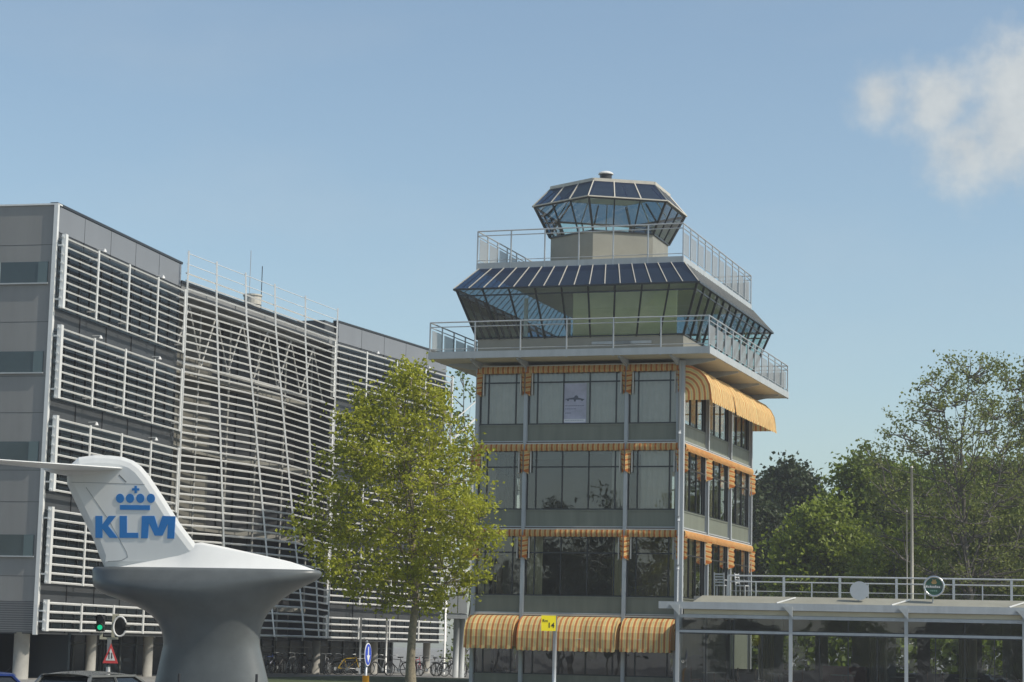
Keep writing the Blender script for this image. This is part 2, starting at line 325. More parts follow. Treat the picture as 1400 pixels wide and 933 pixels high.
def awn_open(face,s0,s1,zt,proj=.93,drop=.5,ends=(True,True),segs=5):
    a,b=s0,s1;prof=[]
    for k in range(segs+1):
        t=math.pi/2*k/segs;prof.append((proj*math.sin(t)+.05,zt-.02-(1-math.cos(t))*proj))
    o_,z_=prof[-1];pl=prof+[(o_+.01,z_-drop*.8)]
    L_=[0]
    for (o0,z0),(o1,z1) in zip(pl,pl[1:]):L_.append(L_[-1]+math.hypot(o1-o0,z1-z0))
    mb=MB();n=int((b-a)/.075)
    for k in range(len(pl)-1):
        (o0,z0),(o1,z1)=pl[k],pl[k+1]
        def q(u,v,o0=o0,z0=z0,o1=o1,z1=z1):
            s=a+(b-a)*u;pos=math.sin(math.pi*min(1,(k+v)/(len(pl)-1)));sag=(.030*math.sin(s*3.1+a)+.014*math.sin(s*9.7))*pos-.03*pos*abs(math.cos(math.pi*u*3));return fp(face,s,o0+(o1-o0)*v+sag,z0+(z1-z0)*v)
        mb.grid(q,n,1,uvfn=lambda u,v:((a+(b-a)*u)/AW,v))
    # scalloped valance
    def q(u,v):
        s=a+(b-a)*u;return fp(face,s,o_+.03+.02*math.sin(s*11)*v,z_-drop*.8+.04-(.12+scallop(s))*v)
    mb.grid(q,n*2,1,uvfn=lambda u,v:((a+(b-a)*u)/AW,v))
    o=mb.build('awning',m_awn,tower,smooth=True)
    for sg,s in ((0,a+.006),(1,b-.006)):
        if not ends[sg]:continue
        mb=MB()
        c=(0.05,z_)     # fan of nested bands gives the curved stripes of the cheeks
        def q(u,v,s=s):
            k=u*(len(pl)-1);i=min(int(k),len(pl)-2);f=k-i;oo=pl[i][0]+(pl[i+1][0]-pl[i][0])*f;zz=pl[i][1]+(pl[i+1][1]-pl[i][1])*f
            tgt_o,tgt_z=.04,min(zz,z_)if i>=segs else z_
            tgt_z=zz if i>=segs else z_
            return fp(face,s,tgt_o+(oo-tgt_o)*v,tgt_z+(zz-tgt_z)*v)
        mb.grid(q,(len(pl)-1)*2,6,uvfn=lambda u,v:(v*proj/AW,u))
        mb.build('side_cheek',m_awn,o)
    mb=fbox(MB(),face,a-.02,b+.02,.0,.12,zt-.0,zt+.07);mb.build('awning_box',m_alu,o)
    mb=MB()
    for s in (a+.02,b-.02): mb.tube(fp(face,s,.05,z_),fp(face,s,o_,z_),.012,n=5)
    mb.tube(fp(face,a,o_-.04,z_),fp(face,b,o_-.04,z_),.012,n=5);mb.build('frame',m_alu,o)
FS=[0,W-6.76,W-2.33,W]; RS=[0,D/3,2*D/3,D]
G,Y=m_curt,m_curty
curF={3:[[(0,1,G)],[(0,1,G)],[(0,1,G)]],2:[None,[(.86,1,G)],[(.22,.8,G)]],1:[[(.0,.25,Y)],[(0,.16,Y),(.88,1,Y)],[(.84,1,Y)]],0:[None,None,None]}
curR={3:[[(.1,.35,G),(.6,.8,G)],[(.2,.5,G)],[(.1,.3,G),(.6,.9,G)]],2:[[(.45,.6,Y)],[(.45,.62,Y)],[(.5,.75,G)]],1:[[(.15,.30,Y),(.42,.7,Y)],[(.45,.6,Y)],[(.3,.45,Y)]],0:[None]*3}
for face,S in (('front',FS),('right',RS),('back',FS),('left',RS)):
    for lv in range(4):
        z=ZL[lv];zt=(ZL[lv+1] if lv<3 else ZTOP)-.10
        for i in range(3):
            cu=(curF if face=='front' else curR)[lv][i] if face in('front','right') else ([(0,.3,G)] if (i+lv)%2 else [(.6,1,G)])
            if face=='right' and lv==0: continue      # ground floor of this side is inside the pavilion
            bay(face,S[i],S[i+1],z,zt,'w',cu,spz=.72 if lv else .50,ground=(lv==0))
            zb=(ZL[lv+1] if lv<3 else ZTOP+.0)-.07
            if face=='front' and lv==0: awn_open(face,S[i]+(.09 if i else -.05),S[i+1]-.10,zb-.02-.012*i,.90+.03*(i==1),.50)
            elif face=='right' and lv==3: awn_open(face,S[i]+.02,S[i+1]-.05,zb-.05,1.22+.05*(i==1),.34,ends=(i==0,i==2))
            elif face in('front','right'): awn_folded(face,S[i],S[i+1],zb)
            elif lv in(1,2): awn_folded(face,S[i],S[i+1],zb)
# one-off: right side ground floor wall inside the pavilion
mb=fbox(MB(),'right',.1,D-.1,-.12,0,0,ZL[1]-.1);mb.build('wall',m_spand,tower)
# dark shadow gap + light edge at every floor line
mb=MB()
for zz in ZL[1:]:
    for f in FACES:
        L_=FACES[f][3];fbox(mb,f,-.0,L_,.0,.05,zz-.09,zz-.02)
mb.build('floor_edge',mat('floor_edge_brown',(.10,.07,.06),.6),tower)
mb=MB()
for zz in ZL[1:]:
    for f in FACES: fbox(mb,f,0.0,FACES[f][3],.0,.09,zz-.02,zz+.025)
mb.build('floor_trim',m_fascia,tower)
# steel columns: paired flats with a web
def col(face,s,z0,z1,wd=.15,dp=.16):
    mb=fbox(MB(),face,s-wd/2,s+wd/2,dp-.02,dp,z0,z1);fbox(mb,face,s-wd/2,s+wd/2,.0,.02,z0,z1);fbox(mb,face,s-.012,s+.012,.02,dp-.02,z0,z1)
    return mb.build('column',m_steel,tower)
for face,S in (('front',[FS[0]+.02]+FS[1:3]+[W-.10]),('right',RS[1:3]+[D-.08]),('back',FS[1:3]),('left',RS[1:3])):
    for s in S: col(face,s,0,ZTOP)
mb=MB();mb.box((-.03,-.19,0),(.16,.02,ZTOP));mb.build('corner_post',m_steel,tower)
mb=MB();mb.tube((-.02,-.24,0),(-.02,-.24,ZTOP),.045)
for zz in (ZL[3]+.35,ZL[2]+.35,5): mb.tube((-.02,-.24,zz-.1),(-.02,-.24,zz+.1),.07)
mb.build('drain_pipe',m_steel,tower,smooth=True)
# floors and core
for k,zz in enumerate(ZL+[ZTOP]):
    mb=MB().box((-W+.13,.13,zz-.22 if zz else 0),(-.13,D-.13,zz-.08 if zz else .02));mb.build('floor_slab',m_inter if k==0 else mat('ceiling_dark',(.14,.14,.13),.8),tower)
MB().box((-6.2,3.6,.03),(-2.8,9.6,ZTOP-.23)).build('core_wall',mat('core_wall',(.12,.115,.10),.8,0,.2,.8),tower)
for k in range(4):
    MB().box((-W+.2,5.9,ZL[k]+.0),(-6.25,6.0,(ZL[k+1] if k<3 else ZTOP)-.24)).build('partition',mat('partition',(.10,.10,.10),.8),tower)
# gallery deck
g,gl=1.554,1.756
z0g,z1g=lz(11.90),lz(12.29)
def deck(xa,xb,ya,yb,z0,z1,nm,under):
    MB().box((xa+.06,ya+.06,z0),(xb-.06,yb-.06,z1-.06)).build(nm,under,tower)
    mb=MB();t=.06
    for (p,q) in (((xa,ya),(xb,ya+t)),((xa,yb-t),(xb,yb)),((xa,ya+t),(xa+t,yb-t)),((xb-t,ya+t),(xb,yb-t))): mb.box((p[0],p[1],z0-.0),(q[0],q[1],z1))
    mb.build('fascia',m_fascia,tower)
deck(-W-gl,g,-g,D+g,z0g+.10,z1g,'gallery_deck',m_deckunder)
for face,S in (('front',FS),('right',RS),('back',FS),('left',RS)):
    for s in S:
        s=min(max(s,.12),FACES[face][3]-.12)
        mb=MB();e=FACES[face][1]
        a=[fp(face,s-.05,.0,z0g-.24),fp(face,s+.05,.0,z0g-.24),fp(face,s+.05,g-.15,z0g+.03),fp(face,s-.05,g-.15,z0g+.03)]
        b=[fp(face,s-.05,.0,z0g+.10),fp(face,s+.05,.0,z0g+.10),fp(face,s+.05,g-.15,z0g+.10),fp(face,s-.05,g-.15,z0g+.10)]
        mb.hexa(a+b);mb.build('bracket',m_steel,tower)
def railing(xa,xb,ya,yb,z,h,nf,ns,infill):
    rt=MB();p=.035
    cs=[(xa,ya),(xb,ya),(xb,yb),(xa,yb)]
    for k in range(4):
        a=cs[k];b=cs[(k+1)%4]
        rt.tube((*a,z+h),(*b,z+h),.030);rt.tube((*a,z+h-.20),(*b,z+h-.20),.022);rt.tube((*a,z+.12),(*b,z+.12),.015)
        n=nf if k%2==0 else ns
        for i in range(n):
            x=a[0]+(b[0]-a[0])*i/n;y=a[1]+(b[1]-a[1])*i/n
            rt.bar((x,y,z-.32),(x,y,z+h),.045,.07)
    o=rt.build('railing',m_rail,tower)
    for k in infill:
        a=Vector(cs[k]);b=Vector(cs[(k+1)%4]);n=nf if k%2==0 else ns;inn=Vector(((xa+xb)/2,(ya+yb)/2))
        d=(b-a)/n;nn=Vector((-d.y,d.x)).normalized()*.05
        for i in range(n):
            p0=a+d*(i+.08)+nn;p1=a+d*(i+.92)+nn;mb=MB()
            mb.hexa([(p0.x,p0.y,z+.14),(p1.x,p1.y,z+.14),(p1.x+nn.x*.2,p1.y+nn.y*.2,z+.14),(p0.x+nn.x*.2,p0.y+nn.y*.2,z+.14),(p0.x,p0.y,z+h-.32),(p1.x,p1.y,z+h-.32),(p1.x+nn.x*.2,p1.y+nn.y*.2,z+h-.32),(p0.x+nn.x*.2,p0.y+nn.y*.2,z+h-.32)]);mb.build('mesh_panel',mesh_mat,o)
def mesh_material():
    m=bpy.data.materials.new('perforated_sheet');m.use_nodes=True;t=m.node_tree;b=t.nodes['Principled BSDF'];b.inputs['Base Color'].default_value=(.30,.31,.31,1);b.inputs['Roughness'].default_value=.5
    o=t.nodes['Material Output'];tr=t.nodes.new('ShaderNodeBsdfTransparent');mi=t.nodes.new('ShaderNodeMixShader');mi.inputs[0].default_value=.52
    t.links.new(tr.outputs[0],mi.inputs[1]);t.links.new(b.outputs[0],mi.inputs[2]);t.links.new(mi.outputs[0],o.inputs[0]);return m
mesh_mat=mesh_material()
railing(-W-gl+.05,g-.05,-g+.05,D+g-.05,z1g,1.27,6,11,(1,2,3))
# control room
def rect_o(o,z): return [Vector((-W-o,-o,z)),Vector((o,-o,z)),Vector((o,D+o,z)),Vector((-W-o,D+o,z))]
zb,ze,zr=lz(12.99),lz(15.107),lz(16.08)
ob,oe,orf=.066,.902,.07
mb=MB()
b0=rect_o(ob,z1g);b1=rect_o(ob,zb);b2=rect_o(ob-.12,z1g);b3=rect_o(ob-.12,zb)
for k in range(4):
    j=(k+1)%4;mb.hexa([b0[k],b0[j],b2[j],b2[k],b1[k],b1[j],b3[j],b3[k]])
mb.build('parapet_wall',m_cabwall,tower)
e1=rect_o(oe-.07,ze);e0=rect_o(ob,zb)
NP=[9,12,9,12]
fr=MB();gl_=MB();roofm=MB();ribs=MB();rt=rect_o(orf,zr);ee=rect_o(oe,ze)
for k in range(4):
    j=(k+1)%4;n=NP[k]
    gl_.face([e0[k],e0[j],e1[j],e1[k]])
    for i in range(n+1):
        t=i/n;p=e0[k].lerp(e0[j],t);q=e1[k].lerp(e1[j],t);fr.bar(p,q,.06,.10,(e1[k]-e0[k]).cross(e1[j]-e1[k]) )
    for v in (0.02,.86,.99): fr.bar(e0[k].lerp(e1[k],v),e0[j].lerp(e1[j],v),.05,.06)
    # sloping blue roof panels with pale ribs
    roofm.hexa([ee[k],ee[j],e1[j]+Vector((0,0,-.02)),e1[k]+Vector((0,0,-.02)),rt[k].lerp(ee[k],.0),rt[j],rt[j]+Vector((0,0,-.08)),rt[k]+Vector((0,0,-.08))]) if False else roofm.face([ee[k],ee[j],rt[j],rt[k]])
    nn=16 if k%2==0 else 24
    up=(ee[j]-ee[k]).cross(rt[k]-ee[k]).normalized()
    for i in range(nn+1):
        t=i/nn;ribs.bar(ee[k].lerp(ee[j],t)+up*.015,rt[k].lerp(rt[j],t)+up*.015,.035,.03,up)
    fr.bar(ee[k]+Vector((0,0,-.04)),ee[j]+Vector((0,0,-.04)),.09,.07)
cm=MB();cm.face([p+Vector((0,0,-.03)) for p in reversed(rect_o(-.15,zr-.16))]);cm.build('control_room_ceiling',mat('room_ceiling',(.65,.62,.53),.8),tower)
wnd=fr.build('window',m_dframe,tower);gl_.build('pane',m_glass2,wnd)
rs=roofm.build('sloped_roof',m_roofglass,tower);ribs.build('rib',m_trim,rs)
# inside the control room
iv=MB();iv.box((-5.5,4.5,z1g),(-3,9,ze-.12));iv.build('lift_core',mat('core_beige',(.60,.54,.38),.8,0,.1,1),tower)
iv=MB();iv.box((-4.9,.42,zb-.1),(-.35,.47,ze-.10));iv.build('blind',mat('blind_beige',(.80,.68,.40),.85,0,.06,2),tower)
iv=MB().box((-W+.3,.25,zb-.05),(-.3,.9,zb+.02)).build('console_desk',mat('desk_grey',(.2,.2,.2),.6),tower)
for x,y in ((-7.4,1.6),(-4.7,1.6),(-1.2,1.6),(-7.4,8),(-1.2,8)):
    MB().tube((x,y,z1g),(x,y,ze-.1),.09,n=10).build('pillar',m_white,tower,smooth=True)
for x in (-8.6,-3.9,-3.0):
    mb=MB().box((x,-.10,z1g+.38),(x+(.0 if x<-8 else 0)+1.7,-.07,z1g+.50))
    if x>-8.2: mb.build('wall_grille',m_steel,tower)
# top deck
zt0,zt1=lz(16.08),lz(16.34)
deck(-W-.22,.03,-.0-.03,D+.12,zt0,zt1,'roof_deck',m_deckunder)
railing(-W-.19,.0,.0,D+.09,zt1,1.40,6,10,(1,2,3))
# hexagonal cab
cab_c=TC+Matrix.Rotation(TA,3,'Z')@Vector((-4.541,4.661,0));PH=-.04
def hexp(Rr,z,k):
    an=PH+R(-76+60*k);return t2l((cab_c.x+Rr*math.sin(an),cab_c.y-Rr*math.cos(an),z))
Zc=[16.34,17.981,19.345,20.22]
mb=MB();rb=MB();fr=MB();gp=MB();rf=MB();tr_=MB()
for k in range(6):
    j=k+1;A0,A1=hexp(2.70,Zc[0],k),hexp(2.70,Zc[0],j);B0,B1=hexp(2.70,Zc[1],k),hexp(2.70,Zc[1],j)
    I0,I1=hexp(2.58,Zc[0],k),hexp(2.58,Zc[0],j);J0,J1=hexp(2.58,Zc[1],k),hexp(2.58,Zc[1],j)
    mb.hexa([A0,A1,I1,I0,B0,B1,J1,J0])
    G0,G1=hexp(2.73,Zc[1],k),hexp(2.73,Zc[1],j);E0,E1=hexp(3.46,Zc[2]-.03,k),hexp(3.46,Zc[2]-.03,j)
    gp.face([G0,G1,E1,E0]);nrm=(G1-G0).cross(E0-G0).normalized()
    for i in range(4):
        t=i/3
        if i<3: fr.bar(G0.lerp(G1,t),E0.lerp(E1,t),.05 if i else .09,.06 if i else .09,nrm)
    fr.bar(G0,G1,.06,.07);fr.bar(E0,E1,.08,.08)
    T0,T1=hexp(2.724,Zc[3],k),hexp(2.724,Zc[3],j);X0,X1=hexp(3.56,Zc[2],k),hexp(3.56,Zc[2],j)
    rf.face([X0,X1,T1,T0]);up=(X1-X0).cross(T0-X0).normalized()
    for i in range(4):
        t=i/3
        if i<3: rb.bar(X0.lerp(X1,t)+up*.012,T0.lerp(T1,t)+up*.012,.045,.04,up)
    rb.bar(X0+up*.01,X1+up*.01,.05,.05);tr_.bar(T0+Vector((0,0,.02)),T1+Vector((0,0,.02)),.12,.14)
    # ceiling ribs seen through the glass
    cc=t2l((cab_c.x,cab_c.y,19.1))
    for t in (0,.5): fr.bar(E0.lerp(E1,t)*.985+cc*.015,hexp(2.6,20.05,k).lerp(hexp(2.6,20.05,k+1),t),.06,.06)
mb.build('cab_wall',m_cabwall,tower)
wnd=fr.build('cab_window',m_dframe,tower);gp.build('pane',m_glass2,wnd)
ro=rf.build('cab_roof',m_roofglass,tower);rb.build('rib',m_trim,ro);tr_.build('roof_trim',m_trim,ro)
MB().face([hexp(2.6,Zc[3]-.02,k) for k in range(6)])
mb=MB();mb.face([hexp(2.70,Zc[3]+.09,k) for k in range(6)]);mb.build('roof_cover',m_trim,ro)
mb=MB();mb.face([hexp(2.6,Zc[0]+.9,k) for k in range(6)]);mb.build('cab_floor',m_inter,tower)
cl_=MB()
cn=t2l((cab_c.x,cab_c.y,19.95))
for k in range(6): cl_.face([hexp(2.60,20.12,k),hexp(2.60,20.12,k+1),cn])
cl_.build('cab_ceiling',mat('cab_ceiling',(.55,.56,.53),.7,0,.1,2),tower)
vt=t2l(aty(826,246,95.5))
vt=t2l((cab_c.x-.25,cab_c.y-.6,0));vz=lz(20.3)
mb=MB();mb.tube((vt.x,vt.y,vz-.2),(vt.x,vt.y,vz+.62),.27,n=16);vz+=.46
mb.build('roof_vent',m_dark,tower,smooth=False)
mb=MB();mb.grid(lambda u,v:(vt.x+.34*math.cos(v*1.5708)*math.cos(u*6.28318),vt.y+.34*math.cos(v*1.5708)*math.sin(u*6.28318),vz+.16+.13*math.sin(v*1.5708)),16,4,closeu=True);mb.tube((vt.x,vt.y,vz+.14),(vt.x,vt.y,vz+.18),.34,n=16)
mb.build('vent_cap',m_white,tower,smooth=True)
for dx,dy,hh in ((.5,-1.0,.55),(-.6,-.9,.4),(.9,-.2,.7),(-1.1,.1,.5),(.1,-.4,.75)):
    q=t2l((cab_c.x+dx,cab_c.y+dy,0));MB().box((q.x-.2,q.y-.12,lz(17.3)),(q.x+.2,q.y+.12,lz(17.75)+hh*.6)).build('equipment_rack',m_dark,tower)
# poster in the top-floor middle window
def facep(s,z,o=.02): return fp('front',s,o,z)
ps0,pz0,pz1=W-6.76+1.62,ZL[3]+.76,ZL[3]+2.46
PW=1.02
mb=MB();fbox(mb,'front',ps0,ps0+PW,-.028,-.018,pz0,pz1);po=mb.build('poster',mat('poster_lavender',(.42,.42,.52),.6,0,.22,1.6),tower);tag(po,'pale lavender poster with a small propeller aeroplane')
mk=MB();mid=ps0+PW/2;zp=pz0+1.02
fn=lambda x,z,t:fp('front',mid+x,t,zp+z)
mk.prism([(-.42,.02),(-.05,.08),(.05,.09),(.42,.0),(.42,-.03),(.06,-.02),(.03,-.10),(-.03,-.10),(-.06,-.01),(-.42,-.01)],fn,-.017,-.015)
mk.prism([(.06+.09*math.cos(t*.785),.08+.09*math.sin(t*.785)) for t in range(8)],fn,-.0145,-.013)
for x in (-.30,.32): mk.prism([(x+.05*math.cos(t*.785),-.03+.05*math.sin(t*.785)) for t in range(8)],fn,-.0145,-.013)
mk.build('aeroplane_drawing',mat('poster_ink',(.10,.11,.15),.6),po)
tx=MB()
for (x0,x1,zz,hh) in ((-.42,.38,-.29,.030),(-.42,.05,-.42,.03),(-.42,-.15,-.60,.035),(-.42,.36,-.90,.02)):
    x=x0
    while x<x1:
        l=random.uniform(.03,.10);tx.prism([(x,zz),(x+l,zz),(x+l,zz+hh),(x,zz+hh)],fn,-.017,-.015);x+=l+.02
tx.build('text_line',mat('poster_text',(.16,.17,.24),.6),po)
tx=MB();tx.prism([(-.48,-.97),(.48,-.97),(.48,-.84),(-.48,-.84)],fn,-.0185,-.0172);tx.build('banner',mat('poster_white',(.72,.72,.74),.6),po)
# ------------------------------------------------------------------ louvred office building
A=Vector((-17.67,83.2));B=Vector((-14.76,96.1));Cc=Vector((-9.07,112.9));Dd=Vector((-3.75,125.3));Ed=Vector((-2.3,.55)).normalized()
office=empty('office_building',(A.x,A.y,GZ),0,'long grey office building with white horizontal louvres over its whole street front','building')
OF=Vector((A.x,A.y,GZ))
def ob(mb,name,m,par=office,smooth=False): return mb.build(name,m,par,smooth,off=OF)
def nrm2(p,q):
    d=(q-p).normalized();return Vector((d.y,-d.x))
def pp(p,q,s,o,z):       # along p->q (0..1), o outwards to the viewer's side
    n=nrm2(p,q);x=p+(q-p)*s+n*o;return Vector((x.x,x.y,z))
HR=16.46
def wbox(mb,p,q,s0,s1,o0,o1,z0,z1):
    return mb.hexa([pp(p,q,s0,o0,z0),pp(p,q,s1,o0,z0),pp(p,q,s1,o1,z0),pp(p,q,s0,o1,z0),pp(p,q,s0,o0,z1),pp(p,q,s1,o0,z1),pp(p,q,s1,o1,z1),pp(p,q,s0,o1,z1)])
# bodies
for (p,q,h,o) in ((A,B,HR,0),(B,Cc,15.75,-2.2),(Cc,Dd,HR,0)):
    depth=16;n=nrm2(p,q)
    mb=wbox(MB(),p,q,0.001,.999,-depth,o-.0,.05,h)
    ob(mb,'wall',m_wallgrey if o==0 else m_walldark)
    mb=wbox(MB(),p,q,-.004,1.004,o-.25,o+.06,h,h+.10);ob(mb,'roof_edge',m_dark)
# storeys
LZ=[(15.19,12.49),(11.67,9.02),(8.19,5.48),(4.71,2.0),(1.22,.22)]
for (p,q) in ((A,B),(Cc,Dd)):
    Lg=(q-p).length
    for (zt,zb2) in LZ:
        mb=wbox(MB(),p,q,.015,.985,0,.03,zb2-.02,zt+.03);wn=ob(mb,'window',m_offglass)
        mb=MB();n=int(Lg/1.1)
        for i in range(n+1): wbox(mb,p,q,.015+.965*i/n,.02+.965*i/n,.03,.07,zb2+.05,zt-.35 if zt>2 else zt-.05)
        wbox(mb,p,q,.015,.985,.03,.06,(zt+zb2)/2-.05,(zt+zb2)/2);ob(mb,'frame',m_dframe,wn)
    # lighter parapet band above the top louvres
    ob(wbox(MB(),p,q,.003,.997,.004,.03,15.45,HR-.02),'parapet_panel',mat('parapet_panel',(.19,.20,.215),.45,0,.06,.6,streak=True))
    # panel joints on the wall bands
    mb=MB()
    for i in range(1,5): wbox(mb,p,q,i/5-.001,i/5+.001,.0,.036,.1,HR-.02)
    ob(mb,'panel_joint',m_dark)
# louvre panels on the two straight blocks
def louvre_panel(p,q,zt,zb2,npost,o=.36,bars=9,s0=.004,s1=1.0):
    mb=MB()
    for i in range(bars):
        z=zb2+(zt-zb2)*i/(bars-1);a=pp(p,q,s0-.012,o,z);b=pp(p,q,s1,o,z)
        mb.bar(a,b,.10,.056,(nrm2(p,q).x*.45,nrm2(p,q).y*.45,1))
    lp=ob(mb,'louvre_panel',m_louvre)
    for i in range(npost+1):
        mb=MB();s=s0+(s1-s0)*i/npost;wbox(mb,p,q,s-.004,s+.004,o+.045,o+.095,zb2-.06,zt+.06) if i else wbox(mb,p,q,s-.008,s+.008,o-.06,o+.11,zb2-.06,zt+.12)
        for z in (zb2+.3,zt-.3): wbox(mb,p,q,s-.003,s+.003,.03,o+.05,z-.03,z+.03)
        ob(mb,'post',m_louvre,lp)
    if zt>2:
        for s in (.30,.78):
            mb=MB();c=pp(p,q,s,.35,zt+.14);mb.tube(c,c+Vector((0,0,.12)),.09,.03,n=10);mb.bar(pp(p,q,s,0,zt+.26),c+Vector((0,0,.13)),.03,.03);ob(mb,'lamp',m_white,lp)
for p,q in ((A,B),(Cc,Dd)):
    for zt,zb2 in LZ: louvre_panel(p,q,zt,zb2,4,bars=9 if zt>2 else 4,s0=.004 if p is A else -.075,s1=.965 if p is A else 1.0)
# secondary inner slats seen between the louvres
for p,q in ((A,B),(Cc,Dd)):
    mb=MB()
    for zt,zb2 in LZ[:4]:
        for i in range(8):
            z=zb2+.18+(zt-zb2-.3)*i/8;mb.bar(pp(p,q,.03,.12,z),pp(p,q,.97,.12,z),.05,.010)
    ob(mb,'sun_blind',mat('inner_blind',(.05,.07,.10),.35))
# the bulging middle screen: straight at the top, bowed towards the street at the foot
bow=[0.0,1.25,2.15,2.2,1.35,.05];topS=[0.0]
ks=[254,293,333,373.5,416,461]
P0,Q0=pp(B,Cc,0,.42,0),pp(B,Cc,1,.42,0);
sp=[]
for px in ks:
    x=atplane(px,400,P0,Q0);sp.append((Vector((x.x,x.y))-Vector((P0.x,P0.y))).dot((Cc-B).normalized())/(Cc-B).length)
sp[-1]=max(sp[-1],.93)
def bowat(s):
    for i in range(5):
        if s<=sp[i+1]:
            t=(s-sp[i])/(sp[i+1]-sp[i]);t2=t*t*(3-2*t);t=t*.5+t2*.5;return bow[i]+(bow[i+1]-bow[i])*t
    return 0
ZT,ZB=16.0,.22
def scr(s,z,o=0):
    k=(ZT-z)/(ZT-ZB);return pp(B,Cc,s,.42+o+bowat(s)*max(0,k)**1.05,z)
mb=MB();nb=47
for i in range(nb+1):
    z=ZB+(ZT-ZB)*i/nb
    N_=16
    for k in range(N_):
        a=scr(sp[0]+(sp[-1]-sp[0])*k/N_,z);b=scr(sp[0]+(sp[-1]-sp[0])*(k+1)/N_,z);mb.bar(a,b+(b-a)*.004,.10,.060,(.4,-.1,1))
for z in (16.42,16.9):
    for k in range(8): mb.tube(scr(sp[0]+(sp[-1]-sp[0])*k/8,z),scr(sp[0]+(sp[-1]-sp[0])*(k+1)/8,z),.018,n=5)
scrn=ob(mb,'louvre_screen',m_louvre)
for s in sp:
    mb=MB();zs=[ZB-.05+(17.05-ZB)*i/8 for i in range(9)]
    for a,b in zip(zs,zs[1:]): mb.bar(scr(s,a,.07),scr(s,b,.07),.07,.07)
    ob(mb,'post',m_louvre,scrn)
# structure behind the screen: slabs, thin columns, white zigzag truss
for z in (12.1,8.6,5.1,1.6): ob(wbox(MB(),B,Cc,.01,.99,-2.2,-1.2,z-.16,z+.10),'slab',mat('slab_beige',(.20,.195,.17),.7,0,.1,1))
for i in range(6):
    s=.05+.9*i/5;ob(MB().tube(pp(B,Cc,s,-1.0,.0),pp(B,Cc,s,-1.0,15.2),.06,n=6),'slender_column',mat('slender_column',(.30,.30,.28),.6))
ob(wbox(MB(),B,Cc,.0,.42,-2.2,-2.0,.1,15.19),'recess_lit_panel',mat('recess_lit_beige',(.13,.125,.105),.7,0,.25,.7,streak=True))  # sunlit left part of the recess wall, put in as a paler colour
mb=MB();nz_=12
for i in range(nz_):
    a,b=.03+.94*i/nz_,.03+.94*(i+1)/nz_
    z0,z1=(12.3,14.9) if i%2==0 else (14.9,12.3)
    mb.tube(pp(B,Cc,a,-.5,z0),pp(B,Cc,b,-.5,z1),.042,n=6)
mb.tube(pp(B,Cc,.02,-.5,14.95),pp(B,Cc,.98,-.5,14.95),.08,n=6);mb.tube(pp(B,Cc,.02,-.5,12.25),pp(B,Cc,.98,-.5,12.25),.08,n=6)
ob(mb,'truss',mat('truss_grey',(.40,.40,.38),.5))
ob(wbox(MB(),B,Cc,.004,.996,-2.19,.02,15.2,15.62),'roof_overhang',mat('soffit_grey',(.20,.205,.205),.7,0,.1,1));ob(wbox(MB(),B,Cc,.0,1.0,-2.19,.08,15.62,15.74),'roof_edge',m_dark)
mb=MB()
for k in range(1,10): wbox(mb,B,Cc,k/10-.004,k/10+.004,-2.2,-2.12,.1,15.2)
ob(mb,'glazing_frame',m_dframe)
# end wall with strip windows
mb=MB()
En=Vector((-Ed.y,Ed.x))
def ep(s,o,z):        # s metres from corner A to the left, o out towards the viewer
    n=Vector((Ed.y,-Ed.x));n=n if n.y<0 else -n
    q=A+Ed*s+n*o;return Vector((q.x,q.y,z))
def ebox(mb,s0,s1,o0,o1,z0,z1): return mb.hexa([ep(s0,o0,z0),ep(s1,o0,z0),ep(s1,o1,z0),ep(s0,o1,z0),ep(s0,o0,z1),ep(s1,o0,z1),ep(s1,o1,z1),ep(s0,o1,z1)])
mb=ebox(MB(),.0,16,-.3,.02,-.0+.10,HR-.003);ob(mb,'end_wall',m_wallend)
WZ=[]
for yt,yb,xx in ((356,385,66),(479,508,61),(603,631,56),(731,760,50)):
    a=aty(xx,yt,82.9).z;b=aty(xx,yb,82.9).z;WZ.append((a,b))
for a,b in WZ:
    wn=ob(ebox(MB(),.22,15,.02,.05,b,a),'window',mat('end_wall_glass',(.045,.065,.072),.12,0,.15,.5,spec=.6))
    ob(ebox(MB(),.22,.62,.05,.07,b,a),'blind_panel',mat('pale_glass',(.10,.14,.145),.2),wn)
    mb=ebox(MB(),.18,15,.02,.12,b-.05,b)
    for k in range(0,5): ebox(mb,2.2+k*3,2.22+k*3,.05,.06,b,a)
    ob(mb,'frame',m_fascia,wn)
mb=ebox(MB(),-.10,.06,-.05,.10,.02,HR+.05);ob(mb,'corner_trim',m_louvre)
mb=MB()
for k in range(14): ebox(mb,.08,15,.02,.035,.12+k*.085,.16+k*.085)
ob(mb,'corrugated_base',mat('corrugated_dark',(.10,.10,.105),.5))
mb=MB()
for z in (14.9,11.9,9.8,8.4,6.2,5.0,2.2): ebox(mb,.08,15,.02,.024,z,z+.015)
for s in (3.2,6.4): ebox(mb,s,s+.015,.02,.024,1.4,HR-.1)
ob(mb,'panel_joint',m_dark)
ob(ebox(MB(),-.1,16,-.3,.08,HR,HR+.06),'roof_edge',m_louvre)
